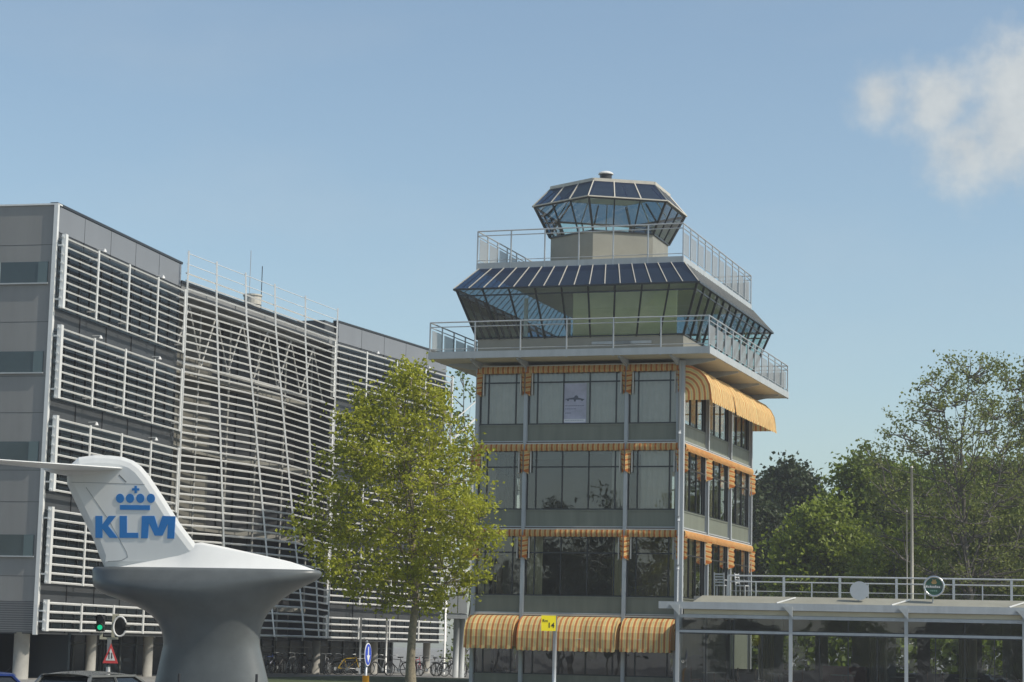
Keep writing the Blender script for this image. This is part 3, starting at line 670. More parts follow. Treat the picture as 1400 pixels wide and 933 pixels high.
# ground floor: set-back glazing, round columns
Ps=[A,B,Cc,Dd]
for p,q in zip(Ps,Ps[1:]):
    mb=wbox(MB(),p,q,-.02,1.02,-3.2,-3.0,GZ,.05);gw=ob(mb,'ground_floor_glazing',m_offglass)
    mb=MB();n=int((q-p).length/1.4)
    for i in range(n+1): wbox(mb,p,q,i/n-.003,i/n+.003,-3.0,-2.93,GZ,.05)
    wbox(mb,p,q,0,1,-3.0,-2.95,-.35,-.28);ob(mb,'frame',mat('mullion_green_grey',(.09,.10,.095),.5),gw)
mb=ebox(MB(),0,16,-3.2,-3.0,GZ,.1);ob(mb,'ground_floor_glazing',m_offglass)
for px,off in ((124,-.5),(202,-.5),(432,-.8),(511,-.8),(583,-.8)):
    p,q=(A,B) if px<250 else (B,Cc) if px<440 else (Cc,Dd)
    a=pp(p,q,0,off,0);b=pp(p,q,1,off,0);x=atplane(px,900,a,b)
    ob(MB().tube((x.x,x.y,GZ),(x.x,x.y,.06),.21,n=16),'column',m_conc,smooth=True)
x=ep(.55,-.3,0);ob(MB().tube((x.x-.1,x.y,GZ),(x.x-.1,x.y,.1),.30,n=16),'column',m_conc,smooth=True)
x=ep(2.6,-.5,0);ob(MB().tube((x.x,x.y,GZ),(x.x,x.y,.1),.2,n=16),'column',m_conc,smooth=True)
for px in (492,527.5,607.5):
    a=pp(Cc,Dd,0,.85,0);b=pp(Cc,Dd,1,.85,0);x=atplane(px,900,a,b);ob(MB().tube((x.x,x.y,GZ),(x.x,x.y,1.3 if px<600 else 14.9),.055,n=8),'slender_post',m_louvre,smooth=True)
# roof drum and masts
x=aty(345,417,108);ob(MB().tube(x,x+Vector((0,0,.42)),.44,n=18).tube(x+Vector((0,0,.42)),x+Vector((0,0,.50)),.48,n=18).tube(x-Vector((0,0,1.2)),x,.40,n=18),'roof_drum',m_trim)
x=aty(357,410,108.5)-Vector((0,0,1));ob(MB().tube(x,x+Vector((0,0,2.7)),.022,n=5),'mast',m_dark)
x=aty(341,402,108.5)-Vector((0,0,1));ob(MB().tube(x,x+Vector((0,0,3.2)),.018,n=5),'mast',m_steel)
mb=wbox(MB(),B,Cc,.93,1.01,-3.4,-.2,15.75,16.4);ob(mb,'roof_housing',m_wallgrey)
# ------------------------------------------------------------------ footbridge between office and tower
fb0=aty(612,820,112);fb=empty('stair_bridge',(fb0.x,fb0.y,GZ),0,'light grey steel stair and landing on two round posts between office and tower','stair')
def fbq(mb,n,m,sm=False): return mb.build(n,m,fb,sm,off=Vector((fb0.x,fb0.y,GZ)))
x0=aty(613,800,112).x;x1=aty(640,800,112).x;yy=112
z0,z1=aty(625,846,yy).z,aty(625,815,yy).z
fbq(MB().box((x0,yy,z0),(x1,yy+2.4,z0+.25)),'landing',m_fascia)
mb=MB()
for k in range(2): mb.box((x0+k*(x1-x0)/2+.02,yy-.03,z0+.27),(x0+(k+1)*(x1-x0)/2-.02,yy+.01,z1))
fbq(mb,'balustrade_panel',m_fascia)
z2,z3=aty(625,808,yy).z,aty(625,790,yy).z
fbq(MB().box((x0+.1,yy+.3,z2),(x1,yy+2.4,z3)),'upper_panel',m_white)
mb=MB()
for k in range(6):
    zz=z3+.4+k*1.35;mb.bar((x0+.1,yy+.5,zz),(x1+.2,yy+1.6,zz+1.2 if k%2 else zz),.06,.08)
    mb.bar((x0+.1,yy+.5,zz+.95),(x1+.2,yy+1.6,zz+2.1 if k%2 else zz+.95),.05,.05)
for xx in (x0+.1,x1+.1): mb.bar((xx,yy+.5,z3),(xx,yy+.5,z3+7.4),.08,.08)
fbq(mb,'stair_flight',m_louvre)
for px,r_ in ((624,.17),(632,.14)):
    x=aty(px,880,yy+.6);fbq(MB().tube((x.x,x.y,GZ),(x.x,x.y,z0),r_,n=14),'post',m_fascia,True)
# ------------------------------------------------------------------ pavilion with roof terrace
PWv=Vector((math.cos(R(12)),-math.sin(R(12))));PO_=aty(927,850,88.4);PO=Vector((PO_.x,PO_.y,GZ))
pav=empty('terrace_pavilion',PO,-R(12),'low glazed restaurant pavilion with grey steel frame and railed roof terrace beside tower','building')
def l2(zr_): return zr_-GZ
cols=[0]
pa=(PO.x,PO.y);pb=(PO.x+PWv.x,PO.y+PWv.y)
for px,py in ((1082.5,850),(1239,850)):
    q=atplane(px,py,pa,pb);cols.append((Vector((q.x,q.y))-Vector(pa)).length)
sp_=cols[2]/2;cols=[k*sp_ for k in range(0,8)]
LEN=cols[-1];BT=1.90
def pbuild(mb,n,m,par=pav,sm=False): return mb.build(n,m,par,sm)
pbuild(MB().box((-.75,-.30,l2(BT-.28)),(LEN,-.14,l2(BT))),'roof_beam',m_steel)
pbuild(MB().box((.25,-.10,l2(BT-.48)),(LEN,-.02,l2(BT-.29))),'soffit_strip',m_deckunder)
pbuild(MB().box((.0,-.16,l2(BT-.62)),(LEN,.0,l2(BT-.49))),'lower_beam',m_steel)
mb=MB();mb.hexa([(.6,-.2,l2(BT)),(LEN,-.2,l2(BT)),(LEN,2.6,l2(BT)),(.6,2.6,l2(BT)),(.9,.55,l2(BT+.28)),(LEN,.55,l2(BT+.28)),(LEN,2.6,l2(BT+.28)),(.9,2.6,l2(BT+.28))])
pbuild(mb,'cornice',mat('cornice_beige',(.25,.245,.20),.7,0,.12,1.2))
mb=MB()
for i in range(1,8): mb.bar((cols[i]-.55,-.19,l2(BT+.015)),(cols[i]+.15,.30,l2(BT+.25)),.05,.05)
pbuild(mb,'flashing',m_white)
pbuild(MB().box((.3,2.6,l2(BT-.1)),(LEN,12,l2(BT+.3))),'terrace_deck',mat('terrace_grey',(.25,.25,.24),.8))
for i,x in enumerate(cols[:-1]):
    mb=MB().box((x-.07,-.14,0),(x+.07,.0,l2(BT-.3)))
    pbuild(mb,'column',m_steel)
    mb=MB();mb.prism([(-.32,0),(.07,0),(.07,-.42)],lambda a,b,t,x=x:(x+a+.02,t,l2(BT-.12)+b),-.42,-.305);pbuild(mb,'bracket',m_fascia)
mb=MB();mb.box((0.07,-.10,l2(.69)),(LEN,-.02,l2(.79)));mb.box((0,-.1,0),(LEN,-.02,.3));pbuild(mb,'transom',m_steel)
fr=MB()
for i in range(7):
    for k in (1,2,3): x=cols[i]+sp_*k/4;fr.box((x-.02,-.06,.3),(x+.02,-.01,l2(.69)))
    x=cols[i]+sp_/2;fr.box((x-.02,-.06,l2(.79)),(x+.02,-.01,l2(BT-.62)))
fr.box((0,-.07,.30),(LEN,-.008,.36));fr.box((0,-.07,l2(.69)-.05),(LEN,-.008,l2(.69)));fr.box((0,-.07,l2(.79)),(LEN,-.008,l2(.79)+.04))
wf=pbuild(fr,'window',m_dframe)
m_glassp=glass('pavilion_glass',(.70,.74,.72),.95,1.5,wobble=.14,base=.08)
mb=MB();mb.face([(0,-.035,0),(LEN,-.035,0),(LEN,-.035,l2(BT-.5)),(0,-.035,l2(BT-.5))]);pbuild(mb,'pane',m_glassp,wf)
# inside: floor, back facade (glazed, light comes through), pillars, tables
pbuild(MB().box((.3,.02,.0),(LEN,12,.03)),'floor',mat('parquet',(.20,.15,.10),.5))
pbuild(MB().box((.3,.02,l2(BT-.46)),(LEN,12,l2(BT-.12))),'ceiling',m_pav)
mb=MB()
for i in range(15):
    x=.4+i*sp_/2;mb.box((x-.28 if i%3 else x-.9,11.9,.03),(x+.28,12,l2(BT-.46)))
mb.box((.3,11.9,.03),(LEN,12,.85));mb.box((.3,11.9,2.5),(LEN,12,l2(BT-.46)));pbuild(mb,'back_wall',m_pav)
for i,(x,y) in enumerate(((3.5,6),(8.2,6),(12.9,6),(17.6,6),(22.3,6))): pbuild(MB().box((x-.18,y-.18,.03),(x+.18,y+.18,l2(BT-.46))),'pillar',mat('pillar_grey',(.22,.22,.2),.7))
for i,(x,c) in enumerate(((2.1,m_curty),(7.0,m_curt),(10.9,m_curty),(15.3,m_curt),(16.9,m_curty),(19.5,m_curt))):
    mb=MB();mb.grid(lambda a,b:(x+a*.8,11.6+.05*math.sin(a*40),.3+2.3*b),20,1);pbuild(mb,'curtain',c,sm=True)
mb=MB().box((5.2,8,.03),(7.0,8.6,1.1));pbuild(mb,'bar_counter',mat('counter_red',(.20,.05,.03),.5))
# terrace railing
rl=MB();ry=2.3;zt_=l2(3.05);x0r=1.75
rl.tube((x0r,ry,zt_),(LEN,ry,zt_),.035);rl.tube((x0r,ry,zt_-.24),(LEN,ry,zt_-.24),.028);rl.tube((x0r,ry,zt_-.62),(LEN,ry,zt_-.62),.016)
x=x0r
i=0
while x<LEN:
    rl.bar((x,ry,l2(BT+.2)),(x,ry,zt_ if i%2==0 else zt_-.24),.10 if i%2==0 else .05,.06);x+=1.13;i+=1
pbuild(rl,'railing',m_rail)
mb=MB();mb.face([(x0r,ry+.05,l2(BT+.3)),(LEN,ry+.05,l2(BT+.3)),(LEN,ry+.05,zt_-.64),(x0r,ry+.05,zt_-.64)]);pbuild(mb,'glass_screen',glass('rail_glass',(.82,.86,.84),.6,1.4))
# terrace chairs
m_chair=mat('white_plastic',(.42,.43,.43),.4)
def chair(px,d,lab,rz):
    p=aty(px,812,d);o=empty('terrace_chair',(p.x,p.y,BT+.30),rz,lab,'chair','chairs on the pavilion terrace')
    MB().box((-.22,-.22,.42),(.22,.22,.46)).build('seat',m_chair,o)
    mb=MB();mb.bar((-.2,.21,.46),(-.2,.27,.95),.04,.03);mb.bar((.2,.21,.46),(.2,.27,.95),.04,.03)
    for k in range(4): mb.bar((-.2,.22+.012*k,.56+k*.11),(.2,.22+.012*k,.56+k*.11),.02,.05)
    mb.build('backrest',m_chair,o)
    for a in(-.2,.2):
        for b in(-.2,.2): MB().bar((a,b,0),(a,b,.42),.035,.035).build('leg',m_chair,o)
    for a in(-.22,.22): MB().bar((a,-.2,.66),(a,.22,.66),.04,.03).build('armrest',m_chair,o)
    return o
chair(985,90.2,'white slatted terrace chair against the tower side, nearest the railing end',R(160))
chair(1015,90.1,'white slatted terrace chair just right of the tower column, turned sideways',R(60))
def pw2(x,y): q=PO.xy+PWv*x+Vector((-PWv.y,PWv.x))*y;return (q.x,q.y,GZ+.03)
wood_b=mat('wood_brown',(.16,.08,.035),.5)
t0=empty('restaurant_table',(0,0,0),0,'restaurant table dimly seen behind the pavilion glass','table','tables inside the pavilion')
MB().tube((0,0,.71),(0,0,.75),.5,n=18).build('tabletop',mat('cream_cloth',(.45,.43,.38),.8),t0);MB().tube((0,0,.03),(0,0,.71),.04,n=8).build('leg',wood_b,t0);MB().tube((0,0,0),(0,0,.03),.25,n=12).build('foot',wood_b,t0)
k0=empty('restaurant_chair',(0,0,0),0,'brown restaurant chair dimly seen behind the pavilion glass','chair','chairs inside the pavilion')
MB().box((-.21,-.21,.42),(.21,.21,.47)).build('seat',wood_b,k0);MB().box((-.2,.19,.47),(.2,.22,.95)).build('backrest',wood_b,k0)
for a in(-.18,.18):
    for b in(-.18,.18): MB().bar((a,b,0),(a,b,.42),.035,.035).build('leg',wood_b,k0)
for i in range(8):
    x=1.3+i*2.5;y=1.5+(i%3)*1.2
    t=t0 if i==0 else copy_tree(t0);t.location=pw2(x,y)
    for j,sd_ in enumerate((-1,1)):
        k=k0 if i==0 and j==0 else copy_tree(k0);k.location=pw2(x+sd_*.75,y);k.rotation_euler=(0,0,-R(12)-sd_*math.pi/2)
# round signs on the cornice
def round_sign(px,py,r_,lab,green):
    q=atplane(px,py,(PO.x+.208*.1,PO.y+.1),(PO.x+PWv.x+.208*.1,PO.y+PWv.y+.1))
    base=Vector((q.x,q.y,BT+.12))
    o=empty('round_sign',base,-R(12),lab,'sign')
    cz=q.z-base.z
    MB().tube((-.05,.1,-.12),(-.05,.1,cz),.03,n=6).build('bracket',m_steel,o)
    mb=MB();mb.tube((0,-.06,cz),(0,.08,cz),r_,n=32);mb.build('disc',mat('sign_green',(.01,.085,.045),.3,0,.2,3) if green else mat('sign_blank_grey',(.42,.45,.47),.45,0,.05,3),o)
    if green:
        MB().ring((0,-.06,cz),(0,1,0),r_,.045,n=32,m=8).build('rim',mat('chrome_rim',(.6,.6,.6),.2,.9),o,smooth=True)
        f=lambda x,z,t:(x,t,cz+z)
        mb=MB();mb.prism([(-.37,-.07),(.37,-.09),(.37,.035),(-.37,.055)],f,-.075,-.062);mb.build('band',mat('sign_band',(.10,.12,.11),.5),o)
        mb=MB();x=-.31
        for l,h in ((.06,.10),(.05,.06),(.03,.10),(.05,.06),(.06,.06),(.03,.11),(.05,.06),(.06,.06)):
            mb.prism([(x,-.05),(x+l,-.05),(x+l,-.05+h*.75),(x,-.05+h*.75)],f,-.084,-.076);x+=l+.022
        mb.build('lettering',m_white,o)
        mb=MB();mb.prism([(-.06,.09),(.08,.09),(.12,.17),(.07,.21),(.09,.28),(0,.25),(-.07,.29),(-.06,.21),(-.11,.16)],f,-.072,-.062)
        mb.build('crest',mat('sign_gold',(.38,.24,.08),.4),o)
        mb=MB()
        for x in (-.14,-.07,.0,.07): mb.prism([(x,-.2),(x+.045,-.2),(x+.045,-.15),(x,-.15)],f,-.072,-.062)
        mb.build('small_lettering',mat('sign_pale_green',(.2,.35,.28),.5),o)
round_sign(1175,808,.37,'blank pale grey round sign board on the pavilion cornice',False)
round_sign(1277,802,.375,'dark green round beer sign with silver rim and small gold crest on pavilion cornice',True)
# ------------------------------------------------------------------ aircraft tail monument
TH=R(-14);SD=54.0
sc0=aty(285,780,SD)
ax=Vector((math.cos(TH),math.sin(TH)));an=Vector((ax.y,-ax.x))   # an points to the camera side
pl0=(sc0.x,sc0.y);pl1=(sc0.x+ax.x,sc0.y+ax.y)
mon=empty('aircraft_tail_monument',(sc0.x,sc0.y,ROADZ),TH,'white aircraft tail fin with blue crown logo on a flared grey pedestal','monument')
def S(px,py):
    q=atplane(px,py,pl0,pl1);return ((Vector((q.x,q.y))-Vector(pl0)).dot(ax),q.z-ROADZ)
def loft(sections,n=40):
    """sections: (z, sl, sr, halfwidth, power) -> closed super-ellipse rings"""
    mb=MB();P=[]
    for (z,sl,sr,hw,pw) in sections:
        c=(sl+sr)/2;a=(sr-sl)/2;ring=[]
        for k in range(n):
            t=2*math.pi*k/n;ct,st=math.cos(t),math.sin(t)
            x=c+a*math.copysign(abs(ct)**pw,ct);y=hw*math.copysign(abs(st)**pw,st)
            ring.append((x,y,z))
        P.append(ring)
    m=len(P)
    mb.grid(lambda u,v:P[int(round(v*(m-1)))][int(round(u*n))%n],n,m-1,closeu=True)
    mb.face(list(reversed(P[0])));mb.face(P[-1]);return mb
prof=[(1000,200,376,.95),(960,208,371,.80),(933,214,366,.72),(900,221,358,.66),(880,225,354,.66),(862,222,355,.70),(848,214,359,.76),(838,202,364,.84),(830,186,371,.92),(822,165,379,1.0),(814,143,389,1.05),(806,132,402,1.06),(798,129,418,1.03),(792,128.5,430,.98),(786,128,437,.92),(781,128.3,439,.86),(778,130,436,.78)]
# interpolate for smoothness
def cr(p,k,t,i):
    a,b,c,d=p[max(k-1,0)][i],p[k][i],p[min(k+1,len(p)-1)][i],p[min(k+2,len(p)-1)][i]
    return .5*((2*b)+(-a+c)*t+(2*a-5*b+4*c-d)*t*t+(-a+3*b-3*c+d)*t**3)
sec=[]
for k in range(len(prof)-1):
    for t in (0,.33,.66): sec.append([cr(prof,k,t,i) for i in range(4)])
sec.append(list(prof[-1]))
secs=[]
for (py,xl,xr,hw) in sec:
    z=S(285,py)[1]
    if z<0: z=max(z,-.0)
    secs.append((z,S(xl,py)[0],S(xr,py)[0],hw,.92))
secs=[s for i,s in enumerate(secs) if i==0 or s[0]>secs[i-1][0]+1e-4]
loft(secs).build('pedestal',m_sculpt,mon,smooth=True)
# pale rear edge strip of the pedestal
# white spine (dorsal fairing) on top of the pedestal
spine=[(778,132,436,.0),]
zt0_=secs[-1][0]
def spine_fn(u,v):
    px=150+(436-150)*u;top=max(0,(S(px,778)[1]))
    hgt={0:0}
    # dorsal ridge height in pixels above the grey body
    def hh(x):
        pts=[(150,4),(250,30),(268,41),(300,35),(350,24),(395,14),(420,6),(436,0)]
        for (x0,h0),(x1,h1) in zip(pts,pts[1:]):
            if x<=x1: return h0+(h1-h0)*(x-x0)/(x1-x0) if x>=x0 else h0
        return 0
    s,zb_=S(px,780);s2,zt_2=S(px,780-hh(px));H=zt_2-zb_
    wd=.44*math.sin(min(1,(436-px)/120)*math.pi/2)**.7+.02
    t=(v-.5)*2;y=wd*t;prof_=(1-abs(t))**1.6*.75+ (1-t*t)*.25
    return (s,y,zb_-.03+H*prof_)
mb=MB().grid(spine_fn,30,24);mb.build('dorsal_fairing',m_offwhite,mon,smooth=True)
# fin
finpx=[(145,779),(138,765),(128,738),(112,705),(100,680),(92,662),(92,640),(108,625.5),(130,622.5),(150,623),(168,625),(182,630),(193,638),(204,651),(222,678),(246,716),(268,745),(288,765),(300,779)]
fin=[S(x,y) for x,y in finpx]
cs=(sum(p[0] for p in fin)/len(fin),sum(p[1] for p in fin)/len(fin))
mb=MB();n=len(fin);T=.10
ORI=1 if sum(fin[k-1][0]*fin[k][1]-fin[k][0]*fin[k-1][1] for k in range(n))>0 else -1
def inset(k,d):
    p=Vector(fin[k]);a=Vector(fin[k-1]);b=Vector(fin[(k+1)%n]);e=(b-a).normalized();nn=Vector((-e.y,e.x))
    nn=nn*ORI
    return p+nn*d
rings=[]
for (d,t) in ((0,-.012),(.0,.012),(.07,.06),(.19,T)):
    pass
layers=[[(*(inset(k,d)),t) for k in range(n)] for d,t in ((.20,-T),(.08,-.065),(.0,-.012),(.0,.012),(.08,.065),(.20,T))]
i0=0
for Lr in layers: mb.v+=[(p[0],-p[2],p[1]) for p in Lr]
for li in range(5):
    for k in range(n):
        j=(k+1)%n;mb.f.append((li*n+k,li*n+j,(li+1)*n+j,(li+1)*n+k));mb.uv.append(None)
mb.f.append(tuple(range(n)));mb.uv.append(None);mb.f.append(tuple(5*n+k for k in reversed(range(n))));mb.uv.append(None)
fo=mb.build('tail_fin',m_offwhite,mon)
# bullet fairing at the root of the tailplane
def tailplane(side):
    mb=MB();ss,zz=S(172,641);s1,_=S(92,640)
    span=4.4;NV=12
    def q(u,v):
        y=-side*(.06+span*v);ch0,ch1=ss-s1+.35,.9;c=ch0+(ch1-ch0)*v
        le=ss-.02-v*2.25;a=u*2*math.pi;x=le-c/2+c/2*math.cos(a);yy=.032*c*math.sin(a)*(1 if math.cos(a)>-.9 else .6)
        return (x,y,zz+yy-.10*v)
    mb.grid(q,20,NV,closeu=True);mb.face([q(k/20,1) for k in range(20)])
    mb.build('tailplane',m_offwhite,mon,smooth=True)
tailplane(1);tailplane(-1)
s0_,z0_=S(57,641);s1_,z1_=S(178,640)
def bullet(u,v):
    r_=(math.sin(math.pi*v)**.7)*(1-.35*v);a_=u*2*math.pi
    return (s0_+(s1_-s0_)*v,-.20*r_*math.cos(a_),z0_+(z1_-z0_)*v+.19*r_*math.sin(a_)-.05*math.sin(math.pi*v))
MB().grid(bullet,20,20,closeu=True).build('tip_fairing',m_offwhite,mon,smooth=True)
# panel lines
m_line=mat('panel_line',(.22,.23,.23),.6)
def seam(pts,w_=.012,y=-T-.002):
    mb=MB();P=[S(x,y_) for x,y_ in pts]
    for a,b in zip(P,P[1:]): mb.bar((a[0],y,a[1]),(b[0],y,b[1]),.004,w_,(0,0,1)) if abs(a[0]-b[0])>.02 else mb.bar((a[0],y,a[1]),(b[0],y,b[1]),w_,.004)
    mb.build('panel_seam',m_line,mon)
seam([(120,667),(150,710),(175,755),(177,762),(168,767),(150,768)]);seam([(100,660),(140,661),(200,663)],.010);seam([(165,650),(175,660)],.03)
# logo
def pxpoly(name,polys,m,y0=-T-.004,y1=-T-.016):
    mb=MB()
    for P in polys: mb.prism([S(x,y) for x,y in P],lambda a,b,t:(a,t,b),y0,y1)
    return mb.build(name,m,mon)
pxpoly('logo_letter',[[(133,706),(142.5,706),(142.5,718),(151,706),(161,706),(150.5,719.5),(163.5,736),(152.5,736),(142.5,723.5),(142.5,736),(133,736)]],m_blue)
pxpoly('logo_letter',[[(166,706),(176,706),(176,729),(191.5,729),(191.5,736),(166,736)]],m_blue)
pxpoly('logo_letter',[[(196.5,706),(213.5,706),(218.7,723),(224.5,706),(242.5,706.5),(240.5,737),(231,737),(232,716.5),(224.5,733),(214,733),(206,716),(204.5,736.5),(195.3,736.5)]],m_blue)
for cx_ in (166.6,180.2,194.3,208.8):
    pxpoly('crown_dot',[[(cx_+5.6*math.cos(t*math.pi/10),682+6.3*math.sin(t*math.pi/10)) for t in range(20)]],m_blue)
pxpoly('crown_bar',[[(166.5,691),(207.5,691.5),(207.5,698),(166.5,697.5)]],m_blue)
pxpoly('crown_cross',[[(186.4,665),(189.6,665),(189.6,668.3),(193,668.3),(193,671.4),(189.6,671.4),(189.6,675),(186.4,675),(186.4,671.4),(183,671.4),(183,668.3),(186.4,668.3)]],m_blue)
# ------------------------------------------------------------------ traffic light with warning sign
p=aty(149,890,57.5);tl=empty('traffic_light',(p.x,p.y,ROADZ),0,'traffic light showing green on a banded pole with a red triangle sign','traffic light')
k_=57.5/3000.0*1.0
def tz(py): return aty(149,py,57.5).z-ROADZ
H1=tz(873)
mb=MB();mb.tube((0,0,0),(0,0,H1),.055,n=12);mb.build('pole',m_white,tl,smooth=True)
mb=MB()
for a,b in ((0,.35),(.75,1.0),(tz(912),tz(906))): mb.tube((0,0,a),(0,0,b),.058,n=12)
mb.build('pole_band',mat('band_black',(.015,.03,.03),.5),tl,smooth=True)
zc=tz(873)
mb=MB();mb.bar((-.25,0,zc),(.22,0,zc),.10,.06);mb.bar((-.22,0,zc),(-.22,0,zc+.14),.07,.06);mb.bar((.09,.02,zc),(.09,.02,tz(841)),.08,.10);mb.bar((.05,.02,tz(841)),(.22,.02,tz(841)),.07,.05);mb.build('mounting_frame',mat('frame_cream',(.40,.39,.30),.6),tl)
def lamp_head(x,zb_,zt_,rz):
    mb=MB();mb.box((x-.10,-.13,zb_),(x+.10,.05,zt_))
    n=2;hd=mb.build('signal_head',m_black,tl)
    for k in range(n):
        z=zb_+(zt_-zb_)*(k+.5)/n;mb=MB();mb.ring((x,-.16,z),(0,1,0),.105,.012,n=16,m=5,arc=(math.pi*.0,math.pi*2));
        mb.grid(lambda u,v:(x+.105*math.cos(math.pi*u),-.13-.16*v,z+.105*math.sin(math.pi*u)),12,1);mb.build('visor',m_black,hd)
        if k==0:
            me=bpy.data.materials.new('green_signal');me.use_nodes=True;b=me.node_tree.nodes['Principled BSDF'];b.inputs['Base Color'].default_value=(.0,.25,.12,1);b.inputs['Emission Color'].default_value=(.0,1,.45,1);b.inputs['Emission Strength'].default_value=.30
            MB().tube((x,-.135,z),(x,-.150,z),.065,n=18).build('green_lens',me,hd)
        else: MB().tube((x,-.135,z),(x,-.150,z),.085,n=18).build('amber_lens',m_dark,hd)
lamp_head(-.24,tz(864),tz(841),0)
zz=(tz(842)+tz(871))/2;rr=(tz(842)-tz(871))/2-.02
bb=MB();bb.prism([(.60*rr*math.cos(t*math.pi/12),rr*math.sin(t*math.pi/12)) for t in range(24)],lambda x,z,t:(.27+x,t,zz+z),-.04,.05);bb.build('backing_board',m_black,tl)
mb=MB();a0=R(30)
pts=[Vector((.27+.66*rr*math.cos(t),-.10,zz+rr*math.sin(t))) for t in [R(25)+R(310)*k/24 for k in range(25)]]
mb.path(pts,.026,6);mb.build('white_ring',m_white,tl)
MB().tube((.40,-.1,zz),(.52,-.05,zz),.05,n=10).build('detector',m_black,tl)
zt_=tz(880);zb_=tz(907);h_=zt_-zb_
f=lambda x,z,t:(x+.06,t,zb_+z)
tri=lambda s,o=0:[(-.20*s,o),(.20*s,o),(0,o+h_*s)]
sg=MB().prism(tri(1),f,-.075,-.06).build('warning_sign',mat('sign_red',(.60,.06,.06),.4),tl)
MB().prism(tri(.62,.07),f,-.080,-.0755).build('sign_face',m_white,sg)
MB().prism([(-.05,.11),(-.025,.11),(-.025,.24),(-.01,.24),(-.035,.31),(-.065,.24),(-.05,.24)],f,-.085,-.0805).prism([(.01,.17),(.035,.10),(.06,.17),(.045,.17),(.045,.27),(.02,.27),(.02,.17)],f,-.085,-.0805).build('sign_arrow',m_dark,sg)
# ------------------------------------------------------------------ keep-right sign on yellow bollard
p=aty(500,930,58);ks_=empty('keep_right_sign',(p.x,p.y,ROADZ),0,'narrow blue round traffic sign on grey pole above a yellow bollard','traffic sign')
def kz(py): return aty(500,py,58).z-ROADZ
MB().tube((0,0,0),(0,0,kz(924)),.088,n=16).build('bollard',mat('bollard_yellow',(.75,.36,.01),.45),ks_,smooth=True)
MB().tube((0,0,kz(924)),(0,0,kz(877)),.034,n=10).tube((0,0,kz(877)),(0,0,kz(876)),.034,.01,n=10).build('pole',m_rail,ks_,smooth=True)
tr=R(77);d1=Vector((math.cos(tr),math.sin(tr),0));dn=Vector((math.sin(tr),-math.cos(tr),0))
cz=kz(895);Rr=.30
def sq(a,b,t):
    q=Vector((.035,-.06,cz))+d1*a+dn*t;return (q.x,q.y,q.z+b)
circ=lambda r_:[(r_*math.cos(t*math.pi/14),r_*math.sin(t*math.pi/14)) for t in range(28)]
dk=MB().prism(circ(Rr),sq,0,.012).build('sign_disc',m_white,ks_)
MB().prism(circ(Rr*.90),sq,.013,.018).build('blue_face',mat('sign_blue',(.02,.06,.45),.35),dk)
MB().prism([(-.05,.20),(.03,.20),(.04,-.02),(.15,-.02),(.0,-.22),(-.15,-.02),(-.05,-.02)],sq,.019,.023).build('white_arrow',m_white,dk)
# ------------------------------------------------------------------ yellow number sign
p=aty(758,900,60);ys_=empty('number_sign',(p.x,p.y,ROADZ),0,'small bright yellow number sign on a round grey pole before the awnings','sign')
def yz(py): return aty(758,py,60).z-ROADZ
MB().tube((0,0,0),(0,0,yz(842)),.055,n=14).build('pole',m_rail,ys_,smooth=True)
x0=aty(740,850,60).x-p.x;x1=aty(760,850,60).x-p.x
pl_=MB().box((x0,-.075,yz(863)),(x1,-.060,yz(842))).build('sign_plate',mat('sign_yellow',(.95,.78,.01),.5),ys_)
fnt=lambda t_,s,x,z,b=.008: (t_,s,x,z,b)
def text_mesh(txt,size,loc,par,m,name='lettering',bold=.0):
    cu=bpy.data.curves.new(name,'FONT');cu.body=txt;cu.size=size;cu.extrude=.002;cu.offset=bold
    to=bpy.data.objects.new(name,cu);C.objects.link(to)
    dg=bpy.context.evaluated_depsgraph_get();dg.update();me=bpy.data.meshes.new_from_object(to.evaluated_get(dg));C.objects.unlink(to);bpy.data.objects.remove(to)
    me.materials.append(m);o=bpy.data.objects.new(name,me);C.objects.link(o);o.parent=par;o.location=loc;o.rotation_euler=(math.pi/2,0,0);return o
text_mesh('Rm',.11,(x0+.03,-.079,yz(851)),pl_,m_dark)
text_mesh('14',.19,(x0+.17,-.079,yz(858.5)),pl_,m_dark,bold=.004)
